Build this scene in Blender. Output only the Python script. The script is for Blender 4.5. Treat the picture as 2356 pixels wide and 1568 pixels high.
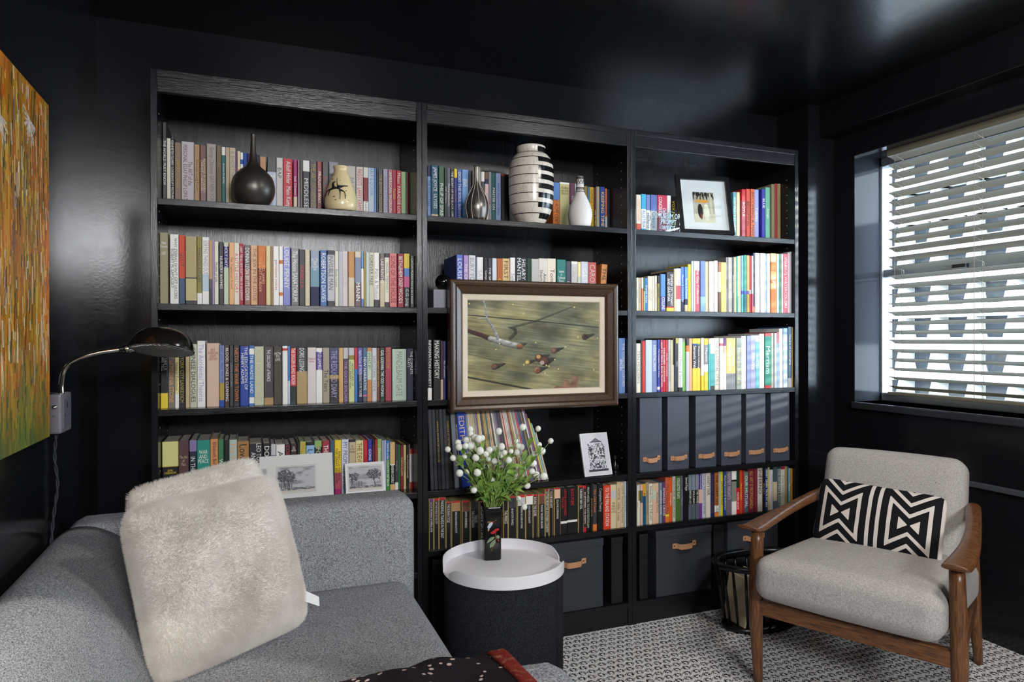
import bpy, bmesh, math, random
import numpy as np
from mathutils import Vector, Matrix
for o in list(bpy.data.objects): bpy.data.objects.remove(o)
S = bpy.context.scene
COL = S.collection
PI = math.pi

# ---------------------------------------------------------------- camera
cam_d = bpy.data.cameras.new('camera'); cam = bpy.data.objects.new('camera', cam_d); COL.objects.link(cam)
cam_d.sensor_fit = 'HORIZONTAL'; cam_d.sensor_width = 36.0; cam_d.lens = 36.0*1549.4/2356
cam_d.clip_start = .02; cam_d.clip_end = 400
YAW, PITCH, ROLL = math.radians(21.1318), math.radians(-.1471), math.radians(-.1339)
fw = Vector((math.sin(YAW)*math.cos(PITCH), math.cos(YAW)*math.cos(PITCH), math.sin(PITCH)))
rt = Vector((math.cos(YAW), -math.sin(YAW), 0)); up = rt.cross(fw)
r2 = rt*math.cos(ROLL)+up*math.sin(ROLL); u2 = -rt*math.sin(ROLL)+up*math.cos(ROLL)
cam.matrix_world = Matrix(((r2.x, u2.x, -fw.x, .27206), (r2.y, u2.y, -fw.y, -2.19008), (r2.z, u2.z, -fw.z, 1.07166), (0, 0, 0, 1)))
S.camera = cam

# ---------------------------------------------------------------- world, sun, large lights, exposure
S.view_settings.view_transform = 'Standard'; S.view_settings.look = 'None'
S.view_settings.gamma = 1.0; S.view_settings.exposure = 0.0; S.view_settings.use_curve_mapping = False
W = bpy.data.worlds.new('sky'); S.world = W; W.use_nodes = True
bgn = W.node_tree.nodes['Background']; bgn.inputs[0].default_value = (.68, .82, 1.0, 1); bgn.inputs[1].default_value = 1.0
# bright hazy sky; glow lobe added to reflect in the right back panel
_nt = W.node_tree; _tc = _nt.nodes.new('ShaderNodeTexCoord'); _dp = _nt.nodes.new('ShaderNodeVectorMath'); _dp.operation = 'DOT_PRODUCT'
_dp.inputs[1].default_value = Vector((1.5, -1.6, .35)).normalized(); _nt.links.new(_tc.outputs['Generated'], _dp.inputs[0])
_mr = _nt.nodes.new('ShaderNodeMapRange'); _mr.interpolation_type = 'SMOOTHSTEP'
for _i, _v in ((1, .6), (2, .99), (3, 8.0), (4, 40.0)): _mr.inputs[_i].default_value = _v
_nt.links.new(_dp.outputs['Value'], _mr.inputs[0]); # less light comes back up from the street
_sx = _nt.nodes.new('ShaderNodeSeparateXYZ'); _nt.links.new(_tc.outputs['Generated'], _sx.inputs[0])
_gr = _nt.nodes.new('ShaderNodeMapRange'); _nt.links.new(_sx.outputs[2], _gr.inputs[0])
for _i, _v in ((1, -.12), (2, .02), (3, .45), (4, 1.0)): _gr.inputs[_i].default_value = _v
_mu = _nt.nodes.new('ShaderNodeMath'); _mu.operation = 'MULTIPLY'; _nt.links.new(_mr.outputs[0], _mu.inputs[0]); _nt.links.new(_gr.outputs[0], _mu.inputs[1])
_nt.links.new(_mu.outputs[0], bgn.inputs[1])

def light(name, kind, loc, target, energy, color=(1, 1, 1), **kw):
    d = bpy.data.lights.new(name, kind); o = bpy.data.objects.new(name, d); COL.objects.link(o)
    o.location = loc; o.rotation_euler = (Vector(target)-Vector(loc)).to_track_quat('-Z', 'Y').to_euler()
    d.energy = energy; d.color = color
    for k, v in kw.items(): setattr(d, k, v)
    return o
# low sun coming in through the blinds on the right
light('sun', 'SUN', (9, -3.5, 4.0), (9-2.2, -3.5+1.0, 4.0-.42), 7.0, (1, .93, .84), angle=math.radians(2.2))
# added fill near the ceiling behind the camera, standing for bounced flash
light('rear_fill_light', 'AREA', (.8, -4.2, 1.96), (.95, 0, 1.0), 105, (.97, .98, 1.0), shape='RECTANGLE', size=1.0, size_y=.5)
light('overhead_fill_light', 'AREA', (1.75, -1.45, 2.06), (1.75, -1.1, 0), 15, (1, .96, .9), shape='DISK', size=.4)  # unseen overhead fill, added to brighten carpet, tray and seats
# reading lamp over the near end of the sofa
light('sofa_reading_light', 'SPOT', (-.04, -1.20, 1.22), (-.03, -1.21, .3), 13, (1, .93, .83), spot_size=math.radians(76), spot_blend=.05, shadow_soft_size=.02)

# ---------------------------------------------------------------- helpers
def tag(o, label=None, cat=None, group=None, kind=None):
    if label: o['label'] = label
    if cat: o['category'] = cat
    if group: o['group'] = group
    if kind: o['kind'] = kind
    return o
def thing(name, label, cat, loc=(0, 0, 0), rz=0, group=None):
    o = bpy.data.objects.new(name, None); COL.objects.link(o)
    o.empty_display_size = .02; o.location = loc; o.rotation_euler = (0, 0, rz)
    return tag(o, label, cat, group)
def s2l(c): return c/12.92 if c <= .04045 else ((c+.055)/1.055)**2.4
def hexc(h): return tuple(s2l(int(h[i:i+2], 16)/255) for i in (0, 2, 4))
MATS = {}
def mat(name, col=(.8, .8, .8), rough=.5, metal=0, spec=.5, **kw):
    if name in MATS: return MATS[name]
    if isinstance(col, str): col = hexc(col)
    m = bpy.data.materials.new(name); m.use_nodes = True
    b = m.node_tree.nodes['Principled BSDF']
    b.inputs['Base Color'].default_value = (*col, 1); b.inputs['Roughness'].default_value = rough
    b.inputs['Metallic'].default_value = metal; b.inputs['Specular IOR Level'].default_value = spec
    for k, v in kw.items(): b.inputs[k.replace('_', ' ')].default_value = v
    MATS[name] = m; return m
def nd(m, t, **kw):
    n = m.node_tree.nodes.new(t)
    for k, v in kw.items(): setattr(n, k, v)
    return n
def lk(m, a, b): m.node_tree.links.new(a, b)
def bsdf(m): return m.node_tree.nodes['Principled BSDF']
def coords(m, scale=(1, 1, 1), rot=(0, 0, 0), kind='Object'):
    tc = nd(m, 'ShaderNodeTexCoord'); mp = nd(m, 'ShaderNodeMapping')
    mp.inputs['Scale'].default_value = scale; mp.inputs['Rotation'].default_value = rot
    lk(m, tc.outputs[kind], mp.inputs[0]); return mp.outputs[0]
def noise(m, vec, scale, detail=4, rough=.55):
    n = nd(m, 'ShaderNodeTexNoise'); n.inputs['Scale'].default_value = scale; n.inputs['Detail'].default_value = detail
    n.inputs['Roughness'].default_value = rough; lk(m, vec, n.inputs['Vector']); return n.outputs['Fac']
def ramp(m, fac, stops, interp='LINEAR'):
    r = nd(m, 'ShaderNodeValToRGB'); r.color_ramp.interpolation = interp
    e = r.color_ramp.elements
    while len(e) < len(stops): e.new(.5)
    for el, (p, c) in zip(e, stops): el.position = p; el.color = (*(hexc(c) if isinstance(c, str) else c), 1)
    lk(m, fac, r.inputs[0]); return r.outputs[0]
def bump(m, h, strength=.3, dist=.002):
    b = nd(m, 'ShaderNodeBump'); b.inputs['Strength'].default_value = strength; b.inputs['Distance'].default_value = dist
    lk(m, h, b.inputs['Height']); lk(m, b.outputs[0], bsdf(m).inputs['Normal'])
def base(m, out): lk(m, out, bsdf(m).inputs['Base Color'])
def math_n(m, op, a, b=None, c=None):
    n = nd(m, 'ShaderNodeMath', operation=op)
    for i, x in enumerate((a, b, c)):
        if x is None: continue
        if isinstance(x, (int, float)): n.inputs[i].default_value = x
        else: lk(m, x, n.inputs[i])
    return n.outputs[0]

class MB:
    """collects shapes; build() links them as ONE mesh object"""
    def __init__(s): s.v = []; s.f = []; s.m = []; s.sm = []
    def add(s, vs, fs, mi=0, smooth=False):
        k = len(s.v); s.v += [tuple(p) for p in vs]
        for f in fs: s.f.append(tuple(i+k for i in f)); s.m.append(mi); s.sm.append(smooth)
    def box(s, a, b, mi=0, M=None):
        x0, y0, z0 = a; x1, y1, z1 = b
        vs = [(x0, y0, z0), (x1, y0, z0), (x1, y1, z0), (x0, y1, z0), (x0, y0, z1), (x1, y0, z1), (x1, y1, z1), (x0, y1, z1)]
        if M is not None: vs = [tuple(M @ Vector(p)) for p in vs]
        s.add(vs, [(0, 3, 2, 1), (4, 5, 6, 7), (0, 1, 5, 4), (1, 2, 6, 5), (2, 3, 7, 6), (3, 0, 4, 7)], mi)
    def cbox(s, a, b, c, mi=0, M=None, smooth=False):
        """box with chamfered edges"""
        bm = bmesh.new(); bmesh.ops.create_cube(bm, size=1)
        for v in bm.verts: v.co = Vector([(a[i]+b[i])/2+v.co[i]*(b[i]-a[i]) for i in range(3)])
        bmesh.ops.bevel(bm, geom=list(bm.edges), offset=c, segments=2, affect='EDGES', profile=.6)
        if M is not None: bm.transform(M)
        bm.verts.ensure_lookup_table()
        for i, v in enumerate(bm.verts): v.index = i
        s.add([v.co[:] for v in bm.verts], [[v.index for v in f.verts] for f in bm.faces], mi, smooth); bm.free()
    def lathe(s, prof, n=32, c=(0, 0, 0), mi=0, smooth=True, sx=1, sy=1, cap=True, rz=0):
        vs = []; fs = []
        for r, z in prof:
            for i in range(n):
                a = 2*PI*i/n+rz; vs.append((c[0]+r*sx*math.cos(a), c[1]+r*sy*math.sin(a), c[2]+z))
        for j in range(len(prof)-1):
            for i in range(n):
                k = (i+1) % n; fs.append((j*n+i, j*n+k, (j+1)*n+k, (j+1)*n+i))
        s.add(vs, fs, mi, smooth)
        if cap:
            if prof[0][0] > 1e-6: s.add(vs[:n], [tuple(reversed(range(n)))], mi)
            if prof[-1][0] > 1e-6: s.add(vs[-n:], [tuple(range(n))], mi)
    def tube(s, pts, rad, n=8, mi=0, smooth=True, cap=True, flat=1.0):
        pts = [Vector(p) for p in pts]; N = len(pts)
        if not isinstance(rad, (list, tuple)): rad = [rad]*N
        vs = []; fs = []; ref = None
        for i, p in enumerate(pts):
            t = (pts[min(i+1, N-1)]-pts[max(i-1, 0)])
            if t.length < 1e-9: t = Vector((0, 0, 1))
            t.normalize()
            if ref is None: ref = Vector((0, 0, 1)) if abs(t.z) < .9 else Vector((1, 0, 0))
            a = ref-t*ref.dot(t); a.normalize(); ref = a; b = t.cross(a)
            for k in range(n):
                w = 2*PI*k/n; vs.append(p+a*math.cos(w)*rad[i]*flat+b*math.sin(w)*rad[i])
        for j in range(N-1):
            for k in range(n):
                q = (k+1) % n; fs.append((j*n+k, j*n+q, (j+1)*n+q, (j+1)*n+k))
        if cap: fs.append(tuple(reversed(range(n)))); fs.append(tuple(range((N-1)*n, N*n)))
        s.add(vs, fs, mi, smooth)
    def loft(s, rings, mi=0, smooth=True, cap=True):
        n = len(rings[0]); vs = [p for r in rings for p in r]; fs = []
        for j in range(len(rings)-1):
            for k in range(n):
                q = (k+1) % n; fs.append((j*n+k, j*n+q, (j+1)*n+q, (j+1)*n+k))
        if cap: fs.append(tuple(reversed(range(n)))); fs.append(tuple(range((len(rings)-1)*n, len(rings)*n)))
        s.add(vs, fs, mi, smooth)
    def grid(s, fn, nu, nv, mi=0, smooth=True):
        vs = [fn(i/(nu-1), j/(nv-1)) for j in range(nv) for i in range(nu)]
        fs = [(j*nu+i, j*nu+i+1, (j+1)*nu+i+1, (j+1)*nu+i) for j in range(nv-1) for i in range(nu-1)]
        s.add(vs, fs, mi, smooth)
    def rbox(s, ctr, size, r, n=14, bulge=(0, 0, 0), mi=0, M=None):
        """soft rounded block; bulge swells each pair of faces in its middle"""
        bm = bmesh.new(); bmesh.ops.create_cube(bm, size=2)
        bmesh.ops.subdivide_edges(bm, edges=list(bm.edges), cuts=n, use_grid_fill=True)
        h = [q/2 for q in size]
        for v in bm.verts:
            p = list(v.co)
            # push samples towards the edges so rounding is well resolved
            p = [math.copysign(abs(c)**.6, c) for c in p]
            q = [c*hh for c, hh in zip(p, h)]
            inn = [max(-(hh-r), min(hh-r, c)) for c, hh in zip(q, h)]
            d = Vector([a-b for a, b in zip(q, inn)])
            if d.length > 1e-9: d = d.normalized()*r*min(1, max(abs(c) for c in d)/r if max(abs(c) for c in d) < r else 1)
            w = Vector(inn)+d
            for ax in range(3):
                if bulge[ax]:
                    o = [k for k in range(3) if k != ax]
                    w[ax] += bulge[ax]*(p[ax])*(1-p[o[0]]**2)*(1-p[o[1]]**2)
            v.co = w+Vector(ctr)
        if M is not None: bm.transform(M)
        for i, v in enumerate(bm.verts): v.index = i
        s.add([v.co[:] for v in bm.verts], [[v.index for v in f.verts] for f in bm.faces], mi, True); bm.free()
    def mesh(s, name, mats):
        me = bpy.data.meshes.new(name); me.from_pydata([tuple(p) for p in s.v], [], s.f)
        for m in (mats if isinstance(mats, (list, tuple)) else [mats]): me.materials.append(m)
        me.polygons.foreach_set('material_index', s.m); me.polygons.foreach_set('use_smooth', s.sm)
        me.update(); return me
    def build(s, name, mats, parent=None, loc=None, rz=0):
        o = bpy.data.objects.new(name, s.mesh(name, mats)); COL.objects.link(o)
        if parent: o.parent = parent
        if loc is not None: o.location = loc
        if rz: o.rotation_euler = (0, 0, rz)
        return o
def struct(name, mb, m, kind='structure'):
    return tag(mb.build(name, m), kind=kind)
def cr(pts, n=8):
    """Catmull-Rom through points"""
    P = [Vector(p) for p in pts]; P = [P[0]*2-P[1]]+P+[P[-1]*2-P[-2]]; out = []
    for i in range(1, len(P)-2):
        for k in range(n):
            t = k/n; a, b, c, d = P[i-1], P[i], P[i+1], P[i+2]
            out.append(.5*((2*b)+(-a+c)*t+(2*a-5*b+4*c-d)*t*t+(-a+3*b-3*c+d)*t**3))
    out.append(P[-2]); return out
def cr1(v, n=8): return [p.x for p in cr([(q, 0, 0) for q in v], n)]

# text: queued, converted in one go, one lettering mesh each
TEXTQ = []
def text(s, parent, M, maxw, maxh, m, name='lettering', space=1.0):
    """M maps text plane (x right, y up) to parent space"""
    cu = bpy.data.curves.new('t', 'FONT'); cu.body = s; cu.align_x = 'CENTER'; cu.align_y = 'CENTER'; cu.resolution_u = 2
    cu.space_line = .82; cu.space_character = space
    o = bpy.data.objects.new('t', cu); COL.objects.link(o); TEXTQ.append((o, parent, M, maxw, maxh, m, name))
def flush_text():
    dg = bpy.context.evaluated_depsgraph_get(); dg.update()
    for o, parent, M, mw, mh, m, name in TEXTQ:
        me = bpy.data.meshes.new_from_object(o.evaluated_get(dg))
        cu = o.data; bpy.data.objects.remove(o); bpy.data.curves.remove(cu)
        n = len(me.vertices)
        if n == 0: continue
        co = np.empty(n*3); me.vertices.foreach_get('co', co); co = co.reshape(-1, 3)
        lo, hi = co.min(0), co.max(0); c = (lo+hi)/2; sz = hi-lo
        sy = mh/max(sz[1], 1e-6); sx = min(sy*1.15, mw/max(sz[0], 1e-6)); sy = min(sy, sx*1.9)
        co = (co-c)*np.array([sx, sy, 1])
        A = np.array(M); co = co @ A[:3, :3].T+A[:3, 3]
        me.vertices.foreach_set('co', co.ravel()); me.materials.clear(); me.materials.append(m); me.name = name; me.update()
        if parent is None: yield me
        elif isinstance(parent, list): parent.append((me, m))
        else:
            t = bpy.data.objects.new(name, me); COL.objects.link(t); t.parent = parent
    TEXTQ.clear()

# numpy value noise for painted pictures
def vnoise(x, y, seed=0):
    xi = np.floor(x).astype(int); yi = np.floor(y).astype(int); xf = x-xi; yf = y-yi
    xf = xf*xf*(3-2*xf); yf = yf*yf*(3-2*yf)
    def h(a, b):
        n = (a*374761393+b*668265263+seed*1274126177) & 0xffffffff
        n = ((n ^ (n >> 13))*1274126177) & 0xffffffff
        return ((n ^ (n >> 16)) & 0xffff)/65535.
    return (h(xi, yi)*(1-xf)+h(xi+1, yi)*xf)*(1-yf)+(h(xi, yi+1)*(1-xf)+h(xi+1, yi+1)*xf)*yf
def fbm(x, y, seed=0, o=4):
    t = 0; a = .5
    for k in range(o): t = t+a*vnoise(x*2**k, y*2**k, seed+k*17); a *= .5
    return t/(1-.5**o)
def C3(h): return np.array([int(h[i:i+2], 16)/255 for i in (0, 2, 4)])
def picture(name, fn, nx, ny, org, ux, uy, parent, rough=.5, spec=.3):
    """a painted surface: fine mesh with colour per point; fn(s,t) -> srgb (s right, t down)"""
    s, t = np.meshgrid(np.linspace(0, 1, nx), np.linspace(0, 1, ny))
    c = np.clip(fn(s, t), 0, 1); lin = np.where(c <= .04045, c/12.92, ((c+.055)/1.055)**2.4)
    org, ux, uy = map(np.array, (org, ux, uy))
    co = org+s[..., None]*ux+t[..., None]*uy
    idx = np.arange(nx*ny).reshape(ny, nx)
    f = np.stack([idx[:-1, :-1], idx[1:, :-1], idx[1:, 1:], idx[:-1, 1:]], -1).reshape(-1, 4)
    me = bpy.data.meshes.new(name); me.vertices.add(nx*ny); me.vertices.foreach_set('co', co.reshape(-1))
    me.loops.add(f.size); me.loops.foreach_set('vertex_index', f.reshape(-1).astype(np.int32))
    me.polygons.add(len(f)); me.polygons.foreach_set('loop_start', np.arange(0, f.size, 4, dtype=np.int32))
    me.update(calc_edges=True)
    at = me.color_attributes.new('paint', 'FLOAT_COLOR', 'POINT')
    at.data.foreach_set('color', np.concatenate([lin, np.ones((ny, nx, 1))], -1).astype(np.float32).reshape(-1))
    key = 'paint_%g' % rough
    m = mat(key, rough=rough, spec=spec)
    if not m.node_tree.nodes.get('ca'):
        n = nd(m, 'ShaderNodeVertexColor', layer_name='paint'); n.name = 'ca'; base(m, n.outputs[0])
    me.materials.append(m)
    o = bpy.data.objects.new(name, me); COL.objects.link(o); o.parent = parent; return o

# ---------------------------------------------------------------- materials
def black_paint(name, rough, bs, scale, col=(.0085, .009, .011), stretch=(1, 1, 1), spec=.42):
    m = mat(name, col, rough, spec=spec)
    v = coords(m, stretch); h = noise(m, v, scale, 5); bump(m, h, bs, .002)
    r = noise(m, v, scale*.23, 3); mr = nd(m, 'ShaderNodeMapRange'); mr.inputs[3].default_value = rough*.8; mr.inputs[4].default_value = rough*1.25
    lk(m, r, mr.inputs[0]); lk(m, mr.outputs[0], bsdf(m).inputs['Roughness']); return m
M_WALL = black_paint('gloss_black_wall_paint', .15, .07, 120)
M_CEIL = black_paint('gloss_black_ceiling_paint', .24, .12, 75, spec=1.0)
M_WOODV = black_paint('black_stained_upright_grain', .21, .22, 60, stretch=(9, 9, .35), spec=.34)
M_WOODH = black_paint('black_stained_shelf_grain', .21, .22, 60, stretch=(.35, 9, 9), spec=.36)
M_BACK = black_paint('black_back_panel', .25, .20, 70, (.010, .0105, .012), stretch=(6, 6, .3))
def weave(name, ca, cb, sc=520, bs=.6, vert=True):
    m = mat(name, ca, .9, spec=.2); v = coords(m)
    sx = nd(m, 'ShaderNodeSeparateXYZ'); lk(m, v, sx.inputs[0])
    n1 = noise(m, coords(m, (1, 1, .33)), sc*.55, 2); n2 = noise(m, coords(m, (.33, .33, 1)), sc*.6, 2)
    ck = math_n(m, 'MULTIPLY', math_n(m, 'ADD', n1, n2), .5)
    big = noise(m, v, 14, 3)
    f = math_n(m, 'ADD', ck, math_n(m, 'MULTIPLY', math_n(m, 'SUBTRACT', big, .5), .06))
    base(m, ramp(m, f, [(.36, ca), (.64, cb)])); bump(m, ck, bs, .003); return m
M_TWEED = weave('grey_tweed', '404248', 'c4c6ca', 1400)
M_CHAIRF = weave('pale_grey_bouclette', '9a9591', 'c6c1bd', 900)
def walnut(name='walnut', stretch=(1, 1, 1)):
    m = mat(name, '6a4228', .32, spec=.5)
    v = coords(m, stretch); a = noise(m, v, 16, 6, .65); base(m, ramp(m, a, [(.3, '3a2113'), (.5, '6d4528'), (.7, '8a5d38')])); return m
M_WALNUT = walnut('walnut_upright', (14, 14, 1.2)); M_WALNUTH = walnut('walnut_long', (1.5, 8, 14))
M_FILE = mat('blue_grey_paper_board', '454b58', .55, spec=.4)
M_BOX = mat('charcoal_paper_board', '33363d', .62, spec=.35)
bump(M_BOX, noise(M_BOX, coords(M_BOX), 420, 3), .35, .001)
M_BOXD = mat('black_board', '17181b', .55, spec=.35)
M_LEATH = mat('tan_leather', 'c08e68', .5); bump(M_LEATH, noise(M_LEATH, coords(M_LEATH), 300, 3), .2, .001)
M_BRASS = mat('brass', 'c8a060', .25, 1); M_CHROME = mat('chrome', 'd8d4cc', .12, 1)
M_FELT = mat('charcoal_felt', '1d1e22', .95, spec=.1)
_n = noise(M_FELT, coords(M_FELT), 420, 4); base(M_FELT, ramp(M_FELT, _n, [(.35, '0f1013'), (.75, '3b3d44')])); bump(M_FELT, _n, .5, .002)
M_WHITE = mat('white_powder_coat', 'f0eef2', .42)
M_PAGES = mat('page_paper', 'd8d2c2', .8, spec=.2)
_v = coords(M_PAGES, (1, .01, .01)); base(M_PAGES, ramp(M_PAGES, noise(M_PAGES, _v, 2200, 1), [(.3, 'a8a294'), (.6, 'ddd7c8')]))
M_PAGEY = mat('yellowed_paper', 'cdb98a', .8, spec=.2)
# ---------------------------------------------------------------- the room
ZC = 2.10; XL = -.187; XR = 2.70; YB = .285; YF = -4.7
b = MB(); b.box((XL-.1, YB, 0), (XR+.3, YB+.1, ZC)); struct('wall_back', b, M_WALL)
b = MB(); b.box((XL-.1, YF-.1, 0), (XL, YB, ZC)); struct('wall_left', b, M_WALL)
b = MB(); b.box((XL, YF-.1, 0), (XR, YF, ZC)); struct('wall_front', b, M_WALL)
WY0, WY1, WZ0, WZ1, WD = -.008, -2.0, .800, 1.862, .21       # window opening and wall thickness
b = MB()
b.box((XR, WY0, 0), (XR+WD, YB, ZC)); b.box((XR, YF-.1, 0), (XR+WD, WY1, ZC))
b.box((XR, WY1, 0), (XR+WD, WY0, WZ0)); b.box((XR, WY1, WZ1), (XR+WD, WY0, ZC)); struct('wall_right', b, M_WALL)
b = MB(); b.box((XL-.1, YF-.1, ZC), (XR+WD, YB+.1, ZC+.1)); struct('ceiling', b, M_CEIL)
b = MB(); b.box((2.552, .10, 0), (XR, YB, ZC)); struct('trim_1', b, M_WALL)              # boxed-in corner
b = MB(); b.cbox((2.617, YF, 1.961), (XR, .10, ZC), .003); struct('trim_2', b, M_WALL)    # beam above the window
b = MB(); b.cbox((XR-.012, YF, .536), (XR, WY1+.2, .556), .003); b.cbox((XR-.012, WY1+.2, .536), (XR, .10, .556), .003); struct('trim_3', b, mat('rail_sheen_grey', '4a4d52', .35))   # rail; black gloss paint, its sheen put into the grey colour
b = MB(); b.cbox((XR-.018, WY1-.03, .772), (XR+.17, WY0+.0, .800), .004); struct('trim_4', b, mat('sill_paint', (.03, .032, .04), .16))   # sill
# carpet
M_CARPET = mat('patterned_carpet', 'd0cdc8', .95, spec=.1)
m = M_CARPET; v = coords(m); sp = nd(m, 'ShaderNodeSeparateXYZ'); lk(m, v, sp.inputs[0])
P = .035
def mod1(x): return math_n(m, 'SUBTRACT', math_n(m, 'FRACT', x), .5)
wob = noise(m, v, 300, 2)
X_ = math_n(m, 'ADD', math_n(m, 'DIVIDE', sp.outputs[0], P), math_n(m, 'MULTIPLY', wob, .10))
Y_ = math_n(m, 'ADD', math_n(m, 'DIVIDE', sp.outputs[1], P*.86), math_n(m, 'MULTIPLY', wob, .10))
row = math_n(m, 'MULTIPLY', math_n(m, 'FLOOR', Y_), .5)
lx = mod1(math_n(m, 'ADD', X_, row)); ly = mod1(Y_)
rr = math_n(m, 'SQRT', math_n(m, 'ADD', math_n(m, 'MULTIPLY', lx, lx), math_n(m, 'MULTIPLY', ly, ly)))
ring = math_n(m, 'LESS_THAN', math_n(m, 'ABSOLUTE', math_n(m, 'SUBTRACT', rr, .25)), .10)
gap = math_n(m, 'GREATER_THAN', math_n(m, 'ADD', ly, math_n(m, 'MULTIPLY', math_n(m, 'ABSOLUTE', lx), .9)), -.16)
speck = math_n(m, 'GREATER_THAN', noise(m, v, 230, 1), .43)
tick = math_n(m, 'LESS_THAN', math_n(m, 'ABSOLUTE', math_n(m, 'SUBTRACT', math_n(m, 'ADD', math_n(m, 'ABSOLUTE', lx), math_n(m, 'ABSOLUTE', ly)), .52)), .05)
tk2 = math_n(m, 'MULTIPLY', tick, math_n(m, 'GREATER_THAN', noise(m, v, 210, 1), .47))
ink = math_n(m, 'MAXIMUM', math_n(m, 'MULTIPLY', math_n(m, 'MULTIPLY', ring, gap), speck), tk2)
base(m, ramp(m, ink, [(.3, 'e8e6e5'), (.6, '242328')])); bump(m, noise(m, v, 700, 2), .5, .003)
b = MB(); b.box((XL-.1, YF-.1, -.05), (XR+WD, YB+.1, 0)); struct('floor', b, M_CARPET)

# glossy painted lining of the window opening
b = MB(); q_ = .004
b.box((XR, WY0-q_, WZ0), (XR+WD, WY0, WZ1)); b.box((XR, WY1, WZ0), (XR+WD, WY1+q_, WZ1)); b.box((XR, WY1, WZ1-q_), (XR+WD, WY0, WZ1))
struct('trim_5', b, mat('gloss_reveal_paint', (.02, .022, .027), .045))
# window: frame, sashes, glass
M_ALU = mat('window_frame_paint', '8e959e', .35)
def clear_sheet(name, tint=(.96, .98, .97), gloss=.06):
    m = mat(name); nt = m.node_tree; nt.nodes.remove(bsdf(m))
    a = nd(m, 'ShaderNodeBsdfTransparent'); a.inputs[0].default_value = (*tint, 1); g_ = nd(m, 'ShaderNodeBsdfGlossy'); g_.inputs['Roughness'].default_value = .02
    x = nd(m, 'ShaderNodeMixShader'); x.inputs[0].default_value = gloss; lk(m, a.outputs[0], x.inputs[1]); lk(m, g_.outputs[0], x.inputs[2])
    lk(m, x.outputs[0], nt.nodes['Material Output'].inputs[0]); return m
M_GLASS = clear_sheet('window_glass')
XG = XR+.17
w = tag(bpy.data.objects.new('window_1', None), kind='structure'); COL.objects.link(w); w.location = (XG, WY0, WZ0)
L = lambda x, y, z: (x-XG, y-WY0, z-WZ0)
b = MB()
for a, c in (((XG-.02, WY0-.014, WZ0), (XG+.04, WY0, WZ1)), ((XG-.02, WY1, WZ0), (XG+.04, WY1+.045, WZ1)), ((XG-.02, WY1, WZ1-.04), (XG+.04, WY0, WZ1)), ((XG-.02, WY1, WZ0), (XG+.04, WY0, WZ0+.035))):
    b.cbox(L(*a), L(*c), .004)
b.build('window_frame', M_ALU, w)
b = MB(); b.cbox(L(XG-.012, WY1, 1.338), L(XG+.03, WY0, 1.372), .004); b.build('meeting_rail', M_ALU, w)
b = MB(); b.cbox(L(XG-.034, -.40, 1.345), L(XG-.012, -.345, 1.366), .003); b.cbox(L(XG-.03, -.385, 1.366), L(XG-.012, -.36, 1.385), .003); b.build('latch', mat('latch_black', '101114', .4), w)
b = MB(); b.box(L(XG+.008, WY1+.04, WZ0+.03), L(XG+.011, WY0-.04, WZ1-.03)); b.build('glass_pane', M_GLASS, w)

# venetian blind
M_SLAT = mat('pale_metal_slats', '7a7464', .5, spec=.15)
XBL = 2.785; BY0, BY1 = -.122, WY1+.03
bl = thing('venetian_blind', 'pale grey venetian blind with wide slats half open in the window', 'blind', (XBL, BY0, WZ1))
def slat(z, tilt, lw=.05):
    b = MB(); n = 6
    ca, sa = math.cos(tilt), math.sin(tilt)
    prof = []
    for k in range(n+1):
        u = k/n-.5; h = .0035*(1-4*u*u)
        prof.append((u*lw*ca-h*sa, u*lw*sa+h*ca))          # u<0: room side
    rings = []
    for (yy, sc) in ((0, .72), (-.006, .93), (-.014, 1), (BY1-BY0, 1)):
        rings.append([(p[0]*sc, yy, p[1]*sc+.0008) for p in prof]+[(p[0]*sc, yy, p[1]*sc-.0008) for p in reversed(prof)])
    b.loft(rings, smooth=False); return b
zs = [0.866+.0384*k for k in range(26)]
for k, z in enumerate(zs):
    o = slat(z, math.radians(-17+ (3 if k in (9, 10) else 0)*1.0+(k*37 % 5-2)*.5)).build('slat', M_SLAT, bl, (0, 0, z-WZ1))
b = MB(); b.cbox((-.03, BY1-BY0, -.03), (.028, 0, -.002), .003); b.build('headrail', M_SLAT, bl)
b = MB(); b.cbox((-.026, BY1-BY0, .836-WZ1), (.026, 0, .848-WZ1), .003); b.build('bottom_rail', M_SLAT, bl)
M_CORD = mat('blind_cord', 'a09c90', .7)
for yy in (-.035, -.365, -.70, -1.05, -1.4, -1.75):
    b = MB()
    for dx in (-.026, .026): b.tube([(dx, yy, -.03), (dx, yy, .848-WZ1)], .0011, 5)
    b.tube([(0, yy-.012, -.03), (0, yy-.012, .848-WZ1)], .0009, 5)
    for z in zs:
        b.tube([(-.026, yy, z-WZ1+.006), (0, yy, z-WZ1-.004), (.026, yy, z-WZ1-.011)], .0009, 4)
    b.build('ladder_cord', M_CORD, bl)

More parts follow.
